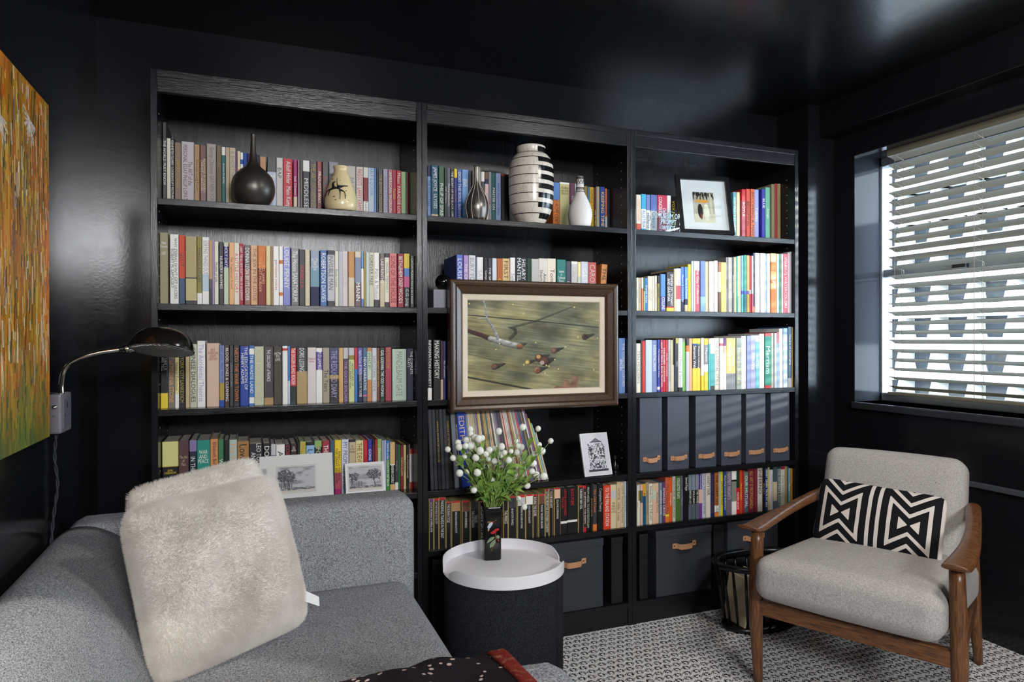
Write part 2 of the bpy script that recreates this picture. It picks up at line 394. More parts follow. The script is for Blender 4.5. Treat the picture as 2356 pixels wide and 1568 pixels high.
# the block of flats across the street
M_CONC = mat('white_concrete', 'f2efe8', .8, spec=.2); M_DWIN = mat('dark_window_glass', (.06, .068, .078), .6, spec=.1)
BX = 60.0
apt = thing('apartment_building', 'white concrete apartment building with rows of dark windows outside the blinds', 'building', (BX, 40, -30))
b = MB(); b.box((.6, -36, 0), (12, 22, 66))
for k in range(23): b.box((-.5, -36, k*3.0), (.8, 22, k*3.0+1.15))
for k in range(17): 
    for r in range(22):                                      # splayed piers, wider at each floor
        y = -36+k*3.4; z = r*3.0; s0, s1 = -.45, .25
        b.add([(-.8, y+s0, z), (-.8, y+1.0-s0, z), (.7, y+1.0-s0, z), (.7, y+s0, z), (-.8, y+s1, z+3), (-.8, y+1.0-s1, z+3), (.7, y+1.0-s1, z+3), (.7, y+s1, z+3)], [(0, 3, 2, 1), (4, 5, 6, 7), (0, 1, 5, 4), (1, 2, 6, 5), (2, 3, 7, 6), (3, 0, 4, 7)])
b.build('facade', M_CONC, apt)
wb = MB(); wb.box((.45, 0, 0), (.62, 2.4, 1.85)); wme = wb.mesh('window', M_DWIN)
cnt = 0
for r in range(8, 18):
    for c in range(7, 17):
        if cnt >= 98: break
        o = bpy.data.objects.new('window', wme); COL.objects.link(o); o.parent = apt; o.location = (0, -36+c*3.4+1.0-3.4*3, r*3.0+1.15); cnt += 1

wg = thing('sun_blocker', 'unseen pale concrete slab added outside to block part of the sun', 'building', (8, -3.05, -6))  # slab added out of view to keep sun off the left bookcases
b = MB(); b.box((0, -2.6, 0), (.35, 0, 22)); b.build('facade', M_CONC, wg)
b = MB()
for k in range(5): b.box((-.03, -2.0, 1+k*3), (.02, -.6, 2.6+k*3))
b.build('blocker_bands', M_DWIN, wg)

# ---------------------------------------------------------------- bookcases
T = .018; YD = .28
SH = [(1.484, 'top'), (1.178, ''), (.869, ''), (.565, ''), (.366, ''), (.085, '')]
M_EDGE = mat('worn_paint_edge', '55585f', .35)
def bookcase(x0, label, shelves):
    t = thing('bookcase', label, 'bookcase', (x0, 0, 0), 0, 'black built in bookcases')
    def at(a, b_): return ((a[0]-x0, a[1], a[2]), (b_[0]-x0, b_[1], b_[2]))
    for xa in (x0+.0005, x0+.8-T):
        b = MB(); b.cbox(*at((xa, 0, 0), (xa+T-.0005, YD, 1.857)), .0012); b.build('side_panel', M_WOODV, t)
    b = MB(); b.box(*at((x0+T, YD-.006, .05), (x0+.8-T, YD, 1.85))); b.build('back_panel', M_BACK, t)
    for z in shelves:
        b = MB(); b.cbox(*at((x0+T, .001, z-.019), (x0+.8-T, YD-.006, z)), .0012); b.build('shelf', M_WOODH, t)
    b = MB(); b.cbox(*at((x0+T, .001, 1.838), (x0+.8-T, YD-.006, 1.857)), .0012); b.build('top_board', M_WOODH, t)
    b = MB(); b.cbox(*at((x0+T, .002, 1.792), (x0+.8-T, .020, 1.838)), .0012); b.cbox(*at((x0+T, -.002, 1.836), (x0+.8-T, .004, 1.852)), .001); b.build('top_rail', M_WOODH, t)
    b = MB(); b.cbox(*at((x0+T, .004, .0), (x0+.8-T, .022, .066)), .0012); b.build('plinth', M_WOODH, t)
    b = MB()
    for z in [.62+k*.032 for k in range(36)]:
        if any(s-.03 < z < s+.012 for s in shelves): continue
        for xx, sx in ((x0+T, 1), (x0+.8-T, -1)):
            for yy in (.045, .235):
                b.lathe([(.0025, 0), (.0025, .0006)], 8)
                k = len(b.v)-8*4
                for i in range(len(b.v)-32, len(b.v)):
                    p = b.v[i]; b.v[i] = (xx-x0+sx*p[2], yy+p[0], z+p[1])
    b.build('peg_holes', mat('bare_wood_hole', '8a8880', .7), t)
    return t
bookcase(0, 'leftmost of the three black bookcases, behind the grey sofa', [1.484, 1.178, .869, .565, .30, .085])
bookcase(.8, 'middle black bookcase with the framed acorn painting hung on its front', [1.484, 1.178, .869, .565, .366, .085])
bookcase(1.6, 'rightmost of the three black bookcases, beside the armchair and window', [1.484, 1.178, .869, .565, .366, .085])

# ---------------------------------------------------------------- books
PAL = {'w':('white','f0ede8'),'iv':('ivory','e6dfcc'),'cr':('cream','e0cfa0'),'bg':('beige','c9b896'),'tn':('tan','b08a5c'),'br':('brown','6b4630'),'db':('dark brown','3e2a26'),'og':('orange','dd7a30'),'po':('apricot','e8a868'),'pe':('peach','e0b8a0'),'rd':('red','c8202a'),'dr':('crimson','8a2030'),'mr':('maroon','5c2830'),'pk':('pink','e070a0'),'pp':('pale pink','e0c0c4'),'rs':('rose','c85a68'),'pu':('purple','6a3a80'),'lp':('lilac','b8a0d0'),'mg':('magenta','b02070'),'nv':('navy','1c2448'),'bl':('blue','2050a8'),'mb':('mid blue','3878c0'),'lb':('light blue','90b8dc'),'pb':('pale blue','c4d4e4'),'tl':('teal','1c6a70'),'tq':('turquoise','50b0b0'),'gn':('green','2a7040'),'dg':('dark green','1c3c28'),'lg':('light green','a0c890'),'ol':('olive','8a8030'),'yg':('yellow-green','b8c070'),'sg':('sage','c4d0b8'),'ye':('yellow','f0d030'),'py':('pale yellow','eee0a0'),'mu':('mustard','b89a40'),'bk':('black','141416'),'ch':('charcoal','3a3a3e'),'gy':('grey','8c8c90'),'lgy':('pale grey','c4c4c8'),'sl':('slate','58606c'),'kh':('khaki','8e8660')}
BOOKS = """#L1 120
19.0 11.0 255 bk|THE WORLD MUST KNOW|w
30.4 10.6 207 iv
41.4 9.6 212 bk|KENNETH CLARK  LOOKING AT PICTURES|w
52.0 18.0 197 kh:8a7460|JAMES D ELLIS|mu
71.0 35.0 202 lgy:c8c0c8|The ART of the/PERSONAL ESSAY PHILLIP LOPATE|br
107.0 15.0 196 tn|The Last Long Poem|db
123.0 18.0 197 mr:6a4040|READINGS IN MODERN/CHINESE LITERATURE|cr
142.0 27.0 202 gy:a49c94|George Chauncey GAY NEW YORK|mr
170.0 15.0 200 kh:7a6a50|Queer 13|bk
185.4 10.6 196 w .13 tl|Ambient Findability|w@.15-.7
197.0 11.0 196 cr:c8b090
208.4 17.6 196 bg|A SHORT HISTORY of the|gy
226.4 4.6 187 pu s
231.4 8.6 188 cr|MARCEL'S LETTER|rd
240.4 7.6 184 w .12 bl .2 w
248.4 12.6 184 bl|The Culture|w
261.4 11.6 183 pu|Palace|w
273.4 13.6 182 bg
288.0 9.0 182 nv
298.0 19.0 177 po:b88050|1776|mr
320.0 28.0 178 bk .27 pb:b8c0d8|The Art of|w@.3-1
348.4 19.6 178 w:d8d4d0|BAP|bk@0-.55
369.0 29.0 178 rd|Adolf Hitler  Mein Kampf|w
401.0 12.0 177 mg .68 bg|Isak Dinesen|w
414.0 7.0 176 mr s
421.4 8.6 176 bk|Absolute Honey|ol
430.4 21.6 177 w .2 ch|MIDDLESEX|w@.3-1
452.4 22.6 178 bk|THE ART OF HAPPINESS|mu
475.4 15.6 178 mr:8a2020|PROUST'S WAY|w
492.0 21.0 179 bk|On Writing|rd
513.4 31.6 180 ch:6a6a78
546.0 27.0 172 gy:888078
574.0 27.0 172 bg:bcb4ac|MARRY|gy
603.0 23.0 172 iv:ccc4bc|FAGGOTS  LARRY KRAMER|rd
627.0 16.0 172 w:dcd8d0 .2 dr .67 w|Reading Road|bk@.68-1
643.4 19.6 172 pb|ABLE & QUIVER|mb@0-.55
663.4 7.6 172 mb s
671.4 4.6 170 bk s
676.4 16.6 171 bk|THE JEWISH PRESENCE|mu
694.0 16.0 172 lp:b0b0c8|SUSAN SONTAG|gy
711.0 15.0 172 rs:c08088|AMERICAN WORKING|w
726.4 12.6 172 rd:b83048|Paulina|ye
739.4 16.6 171 rd|Milton  PARADISE LOST|w
756.4 16.3 169 lg .85 gn
773.1 4.0 169 dg
777.5 4.0 169 dr s
#L2 40
19.0 22.0 212 kh:a09878|h:Ned/Rorem//LIES|w@.08-.35
46.0 23.0 208 w|WHY ZEBRAS DON'T GET ULCERS/ROBERT M. SAPOLSKY|bk
70.0 17.0 206 og:d84a28 .62 sl:2c4a6c|GLUT|bk@.1-.6
88.0 30.0 204 cr:b8a878 .6 ch .62 cr:c8b880 .94 ch
119.0 13.0 206 ol .83 w|FOREIGN AFFAIRS|bk@.05-.8
133.0 19.0 204 w .55 pb .8 w|SORTING THINGS OUT|gy@.05-.55
152.4 8.6 195 pe:c8a078 .6 db .75 ch
161.4 4.6 194 lp s
167.0 11.0 192 iv|Middle of Life|bk
180.0 12.0 192 ch|NURSERY RHYMES|w
193.0 14.0 191 sg .06 nv:38387c .4 sg|HOLY DAYS|w@.06-.4
208.0 14.0 191 po|The Vegetarian Friend|br
222.4 14.6 191 iv|A LITTLE HISTORY|rd
237.4 11.6 190 rd:b82848|LARRY  THE ALL NEW DON'T THINK OF AN ELEPHANT!|w
251.0 18.0 186 db .4 br:8a5038|DONNA LEON BY ITS COVER|w
269.4 20.6 186 po:d8a070|THE JEW IN THE LOTUS|br
290.4 22.6 186 og:e0803c .38 dr:8a2c24|P.D. JAMES/THE LAST MURDER|po
314.0 14.0 186 py:e0cc90
329.0 5.0 186 tn s
335.0 17.0 186 w|persistent voices|rd
353.0 11.0 186 w .23 og .29 w .77 og .83 w
364.4 22.6 186 bl:5a62b8|LOUISE PENNY|w@0-.7
388.0 24.0 183 bk:2a2426|The House SANATORIUM|w
412.4 17.6 180 ch|ISABELLA|rd
430.4 14.6 179 cr:ddd0b4|THE LAST OF THE HOUSES|bg
447.0 28.0 179 nv:3a5878 .3 mb:6c94a8 .65 nv|h:ALL THE/LIGHT/WE/CANNOT/SEE|w@.1-.4
477.0 21.0 180 bl:3868a8|ROBERTSON DAVIES|w
499.0 23.0 181 ch .08 w:c8c8cc .9 ch|INVISIBLE MAN|bk@.1-.7
523.0 11.0 179 iv|Bleak House|gn
534.4 12.6 179 lgy
547.4 16.6 180 pp:e4d4d4|VOICES|lgy
565.0 20.0 180 mu:c88c48 .47 bg
586.0 20.0 180 bg .1 lp:8c94b0 .56 mr:5c4048|MANN|w@.55-.9
607.0 8.0 180 mb .3 w .85 mb s
615.4 6.6 181 mu s
622.4 9.6 180 pb:c8d8d8
632.4 15.6 180 iv:d8d4bc|FOREVER FREE|bk@.05-.6
648.4 17.6 180 w .86 ch|Parts & Motion|gy@.3-.85
667.0 16.0 178 br:6a5c50 .5 bg|LABYRINTHS|w@.1-.55
683.4 15.6 180 ch .08 iv .9 ch|SPEAK, MEMORY|gy@.1-.8
699.4 24.6 180 rs:d87878|SONS OF THE HOUSE|dr
727.0 20.0 180 dr:a03c4c|BETHLEHEM DEEP WOODS|w
748.0 19.0 181 ye .27 mb .42 pk .62 bk|C.G. Jung|w@.62-1
769.0 12.5 174 sl:4a5448|CAITLIN MORAN How to be a woman|w
#L3 50
19.0 19.0 187 bk .76 ye|LIKE US/WE TELL|w@.1-.5
39.0 18.0 189 gy:7c766c|CITY of MEDINA STONE|po
57.4 10.6 184 py .78 w|Yours in Transition|br
68.4 16.6 192 bk|NEW YORK CITY LANKEVICH|mu
86.0 11.0 187 bg:c8b088
98.0 19.0 190 sg:c4c8b0|CHINESE DIALOGUES|bk
118.0 22.0 200 w|The Accidental Theorist|lp
144.0 35.0 193 pe:dcbca4|h:BEST/AMERICAN/ESSAYS/CENTURY|dr@.06-.3
180.0 13.0 187 lb:8090c8 .62 mu .9 bl|MANY LIVES, MANY MASTERS|nv@0-.62
193.4 14.6 187 db:3c1c1c|BLOOD, BONES & CLEANING|w
208.4 10.6 186 ch|LEON KAPLAN|gy
219.4 17.6 186 bk|NIETO THE WAR TOWN|og
238.0 25.0 183 bl:2040a0|THE EDUCATION OF/HENRY ADAMS|w@0-.75
264.0 15.0 185 mb:2060a8 .05 w .15 mb .87 w .97 mb|THE WASTE LAND|w@.16-.8
279.4 27.6 182 sg:c8ccae|ALL WE KNOW  LISA COHEN|bg
307.4 27.6 181 ch:40363a .88 tn|THE DISCOVERY of FRANCE|w@.05-.6
336.0 25.0 182 br:4a4238|h:HOW/TO/LIVE|w@.1-.25
362.0 16.0 183 w .04 rd .08 w
378.4 6.6 183 mb .6 pb s
386.0 18.0 176 rd .68 bk|THE DIGGER ISLAND READER|w@0-.66
405.0 32.0 176 bk:2c3034 .42 tn:b49a6c|DORIS LESSING|w@0-.42
438.0 26.0 178 pp:e0d4d0|h:Collected/Stories|dr@.15-.3
464.4 19.6 176 w .07 pu:604a98 .4 w|P.D.JAMES|w@.07-.4
485.0 21.0 177 bg:a89c88|The Years|bk@.4-.8
506.4 28.6 176 nv:28305c .5 mu .57 bk|THE REDUCED DIARY|lp
535.4 14.6 176 tn:d0a468
550.4 15.6 176 lgy .2 pu:503858|THE GOOD SOLDIER|lp@.25-1
566.4 18.6 176 lgy .14 ol .22 yg:d0d898|ADVENTURES OF/HUCKLEBERRY FINN|bk@.25-.75
586.0 9.0 176 rd .4 mb
595.4 16.6 176 pu:6058a0 .5 nv|Agatha Christie  BY THE PRICKING OF MY THUMBS|w
612.4 13.6 176 sl:486888 .88 pk .91 sl|NEW NARRATIVE|w
626.4 15.6 176 og:c88850 .07 sg .6 og:c88850|WHAT IF?|gn@.08-.4
642.4 15.6 175 pb:d0d0d8|SAROYAN  PAPA|gy
658.4 9.6 175 br:7a5038|NIGHT OF THE SUN|mu
668.4 16.6 176 dg:1c3a30|GAIL GODWIN  THE ODD WOMAN|w
686.0 21.0 177 dr:a83c50|THE FOLDED LEAF|mu@0-.4
709.0 48.0 171 sg:b8ccb8|MANDELBAUM GATE|gy
758.0 23.5 172 nv:1c1c3c|THE COMPLETE/PLAYS|w@.05-.5
#L4 70
20.0 44.0 201 py:e0dc90 .37 mu .38 bk .84 mu .85 py:e0dc90|h:RON/CHERNOW////ALEXANDER/HAMILTON|ye@.4-.83
64.4 27.6 202 mr:5a3a3c .5 kh .68 mr:5a3a3c|h:The Art/of/Fact|bg@.2-.4
94.0 20.0 202 lp:8878a8 .17 nv:1c2438|IN THE SHELTER|w@.25-.8
115.0 36.0 200 gn:2c9484|h:WAR/AND/PEACE|w@.15-.35
152.0 22.0 202 po:d89058|Elizabeth Bishop / The Complete|db
174.4 15.6 200 gn:3a7a50|WONDERS|w@.2-.8
190.4 14.6 198 bk|YETI|w@.35-.7
206.0 22.0 197 sg:b4c4bc|The World of a Few|po
229.0 34.0 190 tn:a87840|Love in Winter|bk
264.0 39.0 181 ch:2c2c34|LEO TOLSTOY/ANNA|w@0-.55
304.0 23.0 180 bk|DONNA TARTT|w
327.4 14.6 176 lgy .2 pu
343.0 26.0 174 w .7 lp|A TENDER|bk
370.0 17.0 173 bk|CODE|rd@0-.3
387.4 18.6 175 db|h:AN/OUR/HISTORY|w@.05-.15
407.0 8.0 178 bk s
415.4 18.6 179 yg:b0b850|PALE|og@0-.3
434.4 25.6 177 bk .06 lb|LOVES|nv@.08-.6
460.4 22.6 180 lg:90b468 .12 dg|FOX|cr@.1-.4
484.0 24.0 179 dr:9c2838|THE HOUSE|w@.08-.6
509.0 14.0 179 sl:34586c
524.0 21.0 178 ye .6 rs .9 mg|REBECCA MAKKAI/THE GREAT BELIEVERS|bk@.05-.9
546.0 23.0 179 pb:d0d4e4|MY PROMISED LAND|sl
570.0 21.0 178 bk .05 bg|h:H/is for/Hawk|bk@.1-.25
592.0 25.0 173 cr:e0d498|THE DEVIL'S GENERAL|br
618.0 13.0 173 rd|The Grand|dr
631.4 13.6 174 nv:30349c|GONE TO PIECES|w
646.0 9.0 172 bk .1 mr s
655.4 6.6 173 dr:b03030 .5 og s
663.0 14.0 174 lg:90b468|Destination Mono|w
678.0 7.0 169 lp:a8a8b8 s
685.4 5.6 169 lp:b8b8e0 s
691.4 12.6 167 mb:2878b8 .38 gn:409040|DEATH in the COUNTRY INTERIOR|w
705.0 17.0 161 cr:d8b078 .46 w .48 bk .88 cr:d8b078|BARBARA CLEVERLY|w@.48-.86
722.4 10.6 153 ch .84 w s|blackening|gy
733.4 6.6 151 gn s
741.0 9.0 147 dr s|DEATH CLAIMS|py
751.0 9.0 149 py:d8c888 s|FADEOUT|bk
762.0 6.3 148 bk s|THE LITTLE DOG LAUGHED|w
768.7 4.0 151 kh:7c7060 s|THE MAN EVERYBODY|cr
773.1 4.0 134 rd:e04020 .13 w .84 rd:e04020 s|Collected Fictions|gy
777.5 4.0 135 dr .13 gy .84 dr s
#C1 130
852.0 12.0 201 nv .19 lb:7898c8|THE POET'S TALE|nv
865.0 26.0 203 tl:10506c .85 bg|JAMES JOYCE  ULYSSES|w@.03-.75
892.0 20.0 202 dg:24583c|PHILIP OF SPAIN|w@.3-.9
914.0 9.0 198 ch s|JUNG  As I Suppose|w
923.4 12.6 199 sl:606470|Dancing Community|w
937.0 12.0 198 bk|THE SECRET OF THE BLACK CHEST|w
950.0 11.0 198 ye .16 pu:404890|Chinese Days|og
962.0 16.0 197 bl:4868b0|DOES THE SOUL SURVIVE?|w
978.4 24.6 198 lb:6898d0|h:SEEING/NEW/YORK|w@.13-.35
1003.4 10.6 198 bk|Contact Russian|mu
1014.4 10.6 196 ch s
1025.4 25.6 196 gy
1051.4 12.6 196 w .18 ch
1065.0 14.0 196 br .13 nv .22 pp|Naming|gy
1079.4 11.6 198 gy|HER|rd@.3-.8
1091.4 14.6 196 tl:1c6060|MASTER ON|w
1107.0 20.0 196 lb:98a8d0|mind beyond ideas|bl
1128.0 15.0 195 og:984820 .04 bk .95 og
1143.4 16.6 194 dr .04 bk .95 dr
1338.0 27.0 181 mb .36 og|EUROPE CENTRAL|bk@.36-1
1366.0 41.0 184 w .03 py:c8bc80 .97 w|h:Kafka/on the/Shore|br@.08-.25
1408.0 20.0 184 mr:702850|Where Kings|w
1429.0 5.0 183 lgy s
1471.0 14.0 178 mu:8a7838 s
1485.4 9.6 176 sl:5080a0 s
1495.4 16.6 176 ye:d8b020|HOMAGE TO CATALONIA|bk
1513.0 10.0 175 mr .5 bk s|HOW TO WRITE A PLAY|ye@.5-1
1523.4 13.6 180 gy:a8a490|HISTORY|gy
1539.0 21.0 180 bl:2848a0|KEEPING TIME|ye
1561.0 7.3 175 og:e0784c .63 sg|A Tour Inside|bk
1568.7 4.0 174 db .6 sl s
1573.1 4.0 173 nv s
1577.5 4.0 173 bk
#C2 60
937.0 23.0 188 bl:6070c0|LOUISE PENNY|w
962.0 17.0 187 lp:b090c8|THE CRUELLEST|w
981.0 25.0 188 lgy:dcdcdc|BURY YOUR DEAD|gy
1006.4 4.6 181 sl s
1011.4 23.6 183 w|SACRED|lgy
1036.0 16.0 181 bk|Composing|w@.1-.7
1053.0 14.0 181 ch|THE GREAT WAR|w
1068.0 17.0 181 pb:d8e0e8
1086.0 20.0 181 og:b86028|Genius|ye@.3-.8
1106.4 27.6 182 cr:dcbc80|FIRST POEMS|br
1136.0 20.0 186 w|Selected|gy
1157.0 43.0 186 bk:2a2c34 .45 py|HILARY/MANTEL|w@0-.45
1200.4 17.6 186 dg
1218.4 28.6 185 lgy:c0bcb8 .62 sl
1247.4 33.6 188 iv:dcd4c8|American/Short Stories|bk
1281.4 34.6 189 iv:e8dcc8|Tom Jones|br@.2-.8
1321.0 36.0 187 tl:207870|h:Letters/in/Collected/Poems|w@.15-.5
1357.4 20.6 182 ch:3c4450 .4 bk|DAYS|w@.3-.8
1379.0 26.0 182 w .05 lgy|OUTSIDERS|bg
1405.4 12.6 181 py .3 sg s
1420.0 30.0 183 lgy:c8ccd8|GETTING|w
1450.4 34.6 182 rd:c05848|CAROL BONES|pp
1496.0 25.0 178 og:d08848 L4|THE THIRTY|bk
#C3 12
822.0 14.0 201 bk:24262e .8 w|INFORMATION ANXIETY|w@0-.78
840.0 26.0 202 bk|MAKING HISTORY|w@.02-.65
866.4 8.6 198 db .66 pe s
875.4 8.6 197 nv:2c3470|Plan of Louisiana|w
886.0 16.0 196 bk|h:EDITOR/STORIES|w@.3-.6
1553.0 27.0 206 mb:6888c0|THE CONCISE OXFORD/SPICES|w
#C5 12
824.0 16.0 172 pu .055 bk e|TACITUS THE ANNALS OF IMPERIAL ROME|w@.06-.65
841.0 17.0 171 rd .045 bk e|LIVY THE WORLD OF THE CITY|w@.06-.5
859.0 23.0 172 rd .045 bk e|MANDEVILLE TRAVELS IN THE EAST|w@.06-.8
883.0 18.0 156 rd .035 bk e|THE KORAN CYCLE|w@.05-.45
903.0 32.0 156 rd .035 tn .22 bk e|EMILE ZOLA NAMES IN FLIGHT|w@.24-.7
939.0 28.0 155 rd .035 br .24 bk e|SAPPHO REMEMBERED|w@.24-.6
970.0 30.0 150 ch .2 bk e|TAIN BO/THE CATTLE RAID|w@.22-.6
1003.0 20.0 145 bk e|LUCIAN SATIRES|w
1090.0 17.0 154 rd .035 bk e|THE PRINCE|w@.3-.6
1108.0 31.0 154 rd .03 ch .25 bk e|IBN BATUTA TRAVELS|w@.27-.65
1143.0 30.0 156 rd .05 lgy .24 bk e|PUSHKIN THE QUEEN OF SPADES|w@.26-.75
1174.0 28.0 156 rd .035 w .23 bk e|ZOLA GENTLE DELIGHTS|w@.25-.65
1203.0 17.0 153 rd .035 bk e|ROUND THE GLOBE|w@.06-.5
1224.0 25.0 153 rd .035 br .23 bk e|THOMAS THE DEVIL BELIEVER|w@.25-.8
1250.0 14.0 168 rd .03 bk e|LETTERS FROM THE SOUTHERN COUNTRY|w
1265.0 16.0 168 pu .03 bk e|TO LOVE AND HATE|w@.05-.4
1285.0 25.0 170 rd .03 pe .22 bk e|ZOLA THE COMPANIONS|w@.24-.65
1311.0 26.0 170 bk .72 w .77 bk|LEON HOWARD/The Life|rd@.05-.6
1337.4 40.6 170 bk .71 w .755 bk|BLACK POEMS|rd@.05-.4
1381.0 22.0 170 rd .035 bk e|TURGENEV NEW SOIL|w@.06-.5
1404.0 10.0 170 rd .06 db .9 rd s|IN BETWEEN THE SHEETS|w
1415.0 15.0 171 bk|FROM HEGEL TO EXISTENTIALISM|sg
1431.0 10.0 170 bk s|JEAN PAUL SARTRE|mu
1442.0 17.0 170 ch .86 og|The Old Friend|og@.1-.6
1460.0 23.0 172 bk|Complete Poetry|lgy@.1-.6
1485.0 31.0 163 rd:d84020|TO THE FINLAND STATION|w
1516.4 25.6 163 cr:d8c8a0 .14 lgy .32 cr:d8c8a0|h:THE/MAN/WHO/LOVED|br@.4-.65
1542.4 15.6 172 pe:d4bc98|VOICE  Hills  Lives|br
1558.4 15.6 170 pe:d4bc98|VOICE  Revised Reproduced|br
1575.0 6.5 172 pb s|ROUNDED HISTORY|gy
#R1 80
1672.0 21.0 150 iv .75 rd:d06048|COMPLETE DICTIONARY|og@.1-.7
1693.4 21.6 154 mb:30a8d0 .38 w .87 mb:30a8d0|AUSTRIA|mb@.4-.85
1715.4 18.6 153 lb:7080b8 .4 iv .93 lb|Holland|bl@.42-.9
1735.0 30.0 154 bl:5868a8 .42 iv .93 bl|Greece|bl@.44-.85
1767.0 45.0 156 rd:c02848|CHINESE/CONCISE DICTIONARY|w
1813.0 18.0 157 w|Complete Meaning|lgy
1833.0 18.0 155 bk|VOX FORESTS|ye
1852.0 11.0 155 sl .3 gy s
1864.0 7.0 160 ol s
2133.0 16.0 195 tq:68a8b8 s|COMPLETE STORIES|w
2151.0 17.0 196 cr
2179.0 20.0 211 rd .22 rs:b85868|BOYLE|w@.2-.6
2202.0 20.0 214 rd:d04830|BECOMING|bk
2223.0 21.0 215 og:d86838|BECOMING A MAN|bk
2244.4 22.6 214 lb:a0a8e0|Tables|w
2282.0 18.0 219 bl:3838a0|BLUE|w@.15-.4
2302.0 24.0 228 lg:70b898|Songs|w
2335.0 17.0 244 bg:9c9070
2353.0 13.0 248 rs:b04848 s
2366.4 15.1 248 bg:a89868|LIVES IN THE ARTS|kh
#R2 15
1632.0 9.0 126 iv s|Concise|gy
1642.0 10.0 125 bg s|Grammar of Latin|gy
1652.4 8.6 126 w .32 og:e08050 s
1662.0 6.0 125 gn .4 lg s
1669.0 12.0 125 mb:3078c8 s|French Verbs|w
1681.4 21.6 133 cr:e8dcc0|LETTERS TO THE/NEW MASTERS|gy@.35-.7
1703.4 8.6 134 iv s|SPOKEN|bg
1712.4 9.6 136 iv s|SPANISH VERBS|bg
1722.4 9.6 136 bk .22 ol s|HEBREW|bk
1732.4 5.6 143 nv s
1738.4 22.6 143 mb:5088d8 .6 nv:404898|COLLINS|w@.62-.95
1763.0 34.0 151 bk:2c2830 .88 rd .91 ye|SPANISH DICTIONARY/AND GRAMMAR|w@.05-.86
1797.4 10.6 165 bg s
1808.4 21.6 167 w .4 rs .72 w|Dictionary|rd
1831.0 15.0 174 mb:4878c8 .75 nv s|Mexico & Central City|w
1847.0 15.0 174 mb:5890d8 .72 nv .85 bg s|Rome & Pompeii|w
1862.4 14.6 185 ye|WRITERS GUIDE|mu
1879.0 10.0 198 pb s
1890.0 6.0 198 w s
1897.0 23.0 199 lgy .18 rd:d04858|The Gay Collection|w
1921.0 24.0 200 bl:6880c0 .7 lb
1946.0 14.0 199 cr
1961.0 24.0 200 iv
1986.0 18.0 204 w
2006.0 13.0 200 br:a06850 .2 w .6 br m
2020.0 26.0 199 ye:f0e078
2046.4 8.6 220 gy s|MODERN|bk
2055.4 19.6 220 lgy:bcb4a8
2076.0 8.0 221 sl s|AMERICAN POETRY|w
2084.4 10.6 222 py m
2096.0 5.0 225 tq m
2101.4 7.6 226 py .7 lg m
2110.0 9.0 228 pe m
2119.4 11.6 230 tq:70b8c8 .62 bl .68 tq m
2132.0 16.0 232 tl:409888 .62 bl .68 tl
2148.4 13.6 232 mu:c8a050 .62 pu .68 mu m
2162.4 8.6 231 rd .6 pb .67 rd m
2171.4 8.6 231 pk:f0c8d8 .6 sg .67 rs m
2181.0 8.0 244 nv .9 og m
2190.0 23.0 244 w
2216.0 23.0 244 w|Architecture|lgy
2239.4 11.6 244 lb:90a8e0 m
2252.0 17.0 244 iv|Drawings|lgy
2270.0 28.0 246 po:f4c890 .15 og .3 po .45 og .5 po .6 og|ART|w
2299.0 8.0 245 cr m
2308.0 9.0 244 lb m
2317.4 9.6 245 gn m
2327.4 10.6 245 pp m
2338.4 21.6 246 rs:d86070|VISHNU'S WATERCOLORS|w
2361.0 11.0 252 pp m
2372.4 9.1 257 lgy m
#R3 12
1627.0 19.0 186 iv|PEN MODERN|gy
1647.0 6.0 198 ch s
1654.0 13.0 195 rd:e04038 s
1667.4 28.6 199 pb
1697.0 22.0 198 lb:7c88b8|INTERPRETING DREAMS|w@.1-.6
1720.0 12.0 200 bl:2848a0 .9 w .96 bl s|The Complete Poetic Voices|w@.02-.88
1733.0 11.0 200 mg:a01858 s|HOW TO WRITE A BOOK PROPOSAL|w
1745.0 12.0 199 rd s|STANDARD CITATIONS|w
1758.0 11.0 199 rd:b82838 s|MORE CITATIONS|pp
1770.0 11.0 200 lgy s|THE NATURE OF STORIES|gy
1781.4 8.6 199 cr m
1791.0 6.0 204 bk .5 lgy m
1798.0 7.0 204 ch m
1806.0 8.0 206 ye .1 bk s|VERSE|w
1815.0 20.0 205 w .93 bk|Elements of Poetics & Scansion|gy
1836.0 14.0 203 gy .06 lg:80c860
1850.4 14.6 203 bk .13 og .25 pb:c0c4dc
1865.4 14.6 204 pe:e8b090
1880.4 20.6 204 ye .1 bl .13 ch .57 ye|Semantic Web|w@.14-.57
1902.0 18.0 204 ye .1 gn .13 ch .57 ye|Website Indexing|w@.14-.57
1921.0 14.0 206 w .72 ye
1936.0 19.0 204 ye .12 gy .5 w .65 ye|Magazine|w@.14-.5
1956.0 10.0 203 pe .1 tq s
1966.4 21.6 205 w .3 tq .92 ch
1988.4 21.6 206 iv|THE CLASSICAL STYLE|gy
2010.4 18.6 205 w .1 rs .15 w|Collected|lgy
2030.0 14.0 205 pu .15 pe .3 w
2045.0 46.0 206 po:f0c060 .69 gy|Content/Management|w@.1-.65
2092.0 26.0 206 gy:98a098|How to Build a|py@.2-.9
2119.0 24.0 214 w
2143.4 18.6 214 lb:9098c8
2162.4 26.6 216 lp:a8a8c8|Indexing|w
2190.0 19.0 216 w .12 tq:68b8c0|GUIDES|w
2210.0 26.0 223 w|MAPS|lgy
2236.4 32.6 224 rd .05 gn:289078 .95 rd|Merriam|w
2272.0 12.0 225 sg m
2284.4 13.6 225 lgy m
2298.4 11.6 229 rs .2 lb m
2311.0 18.0 244 w|NOTES|lgy
2330.0 24.0 246 lb:88a8e0 .1 pb
2358.0 19.1 252 sl:386078 .85 lgy|The Joy of Cataloging|w@.05-.7
2377.5 4.0 250 mu:d0a860 s
#R5 12
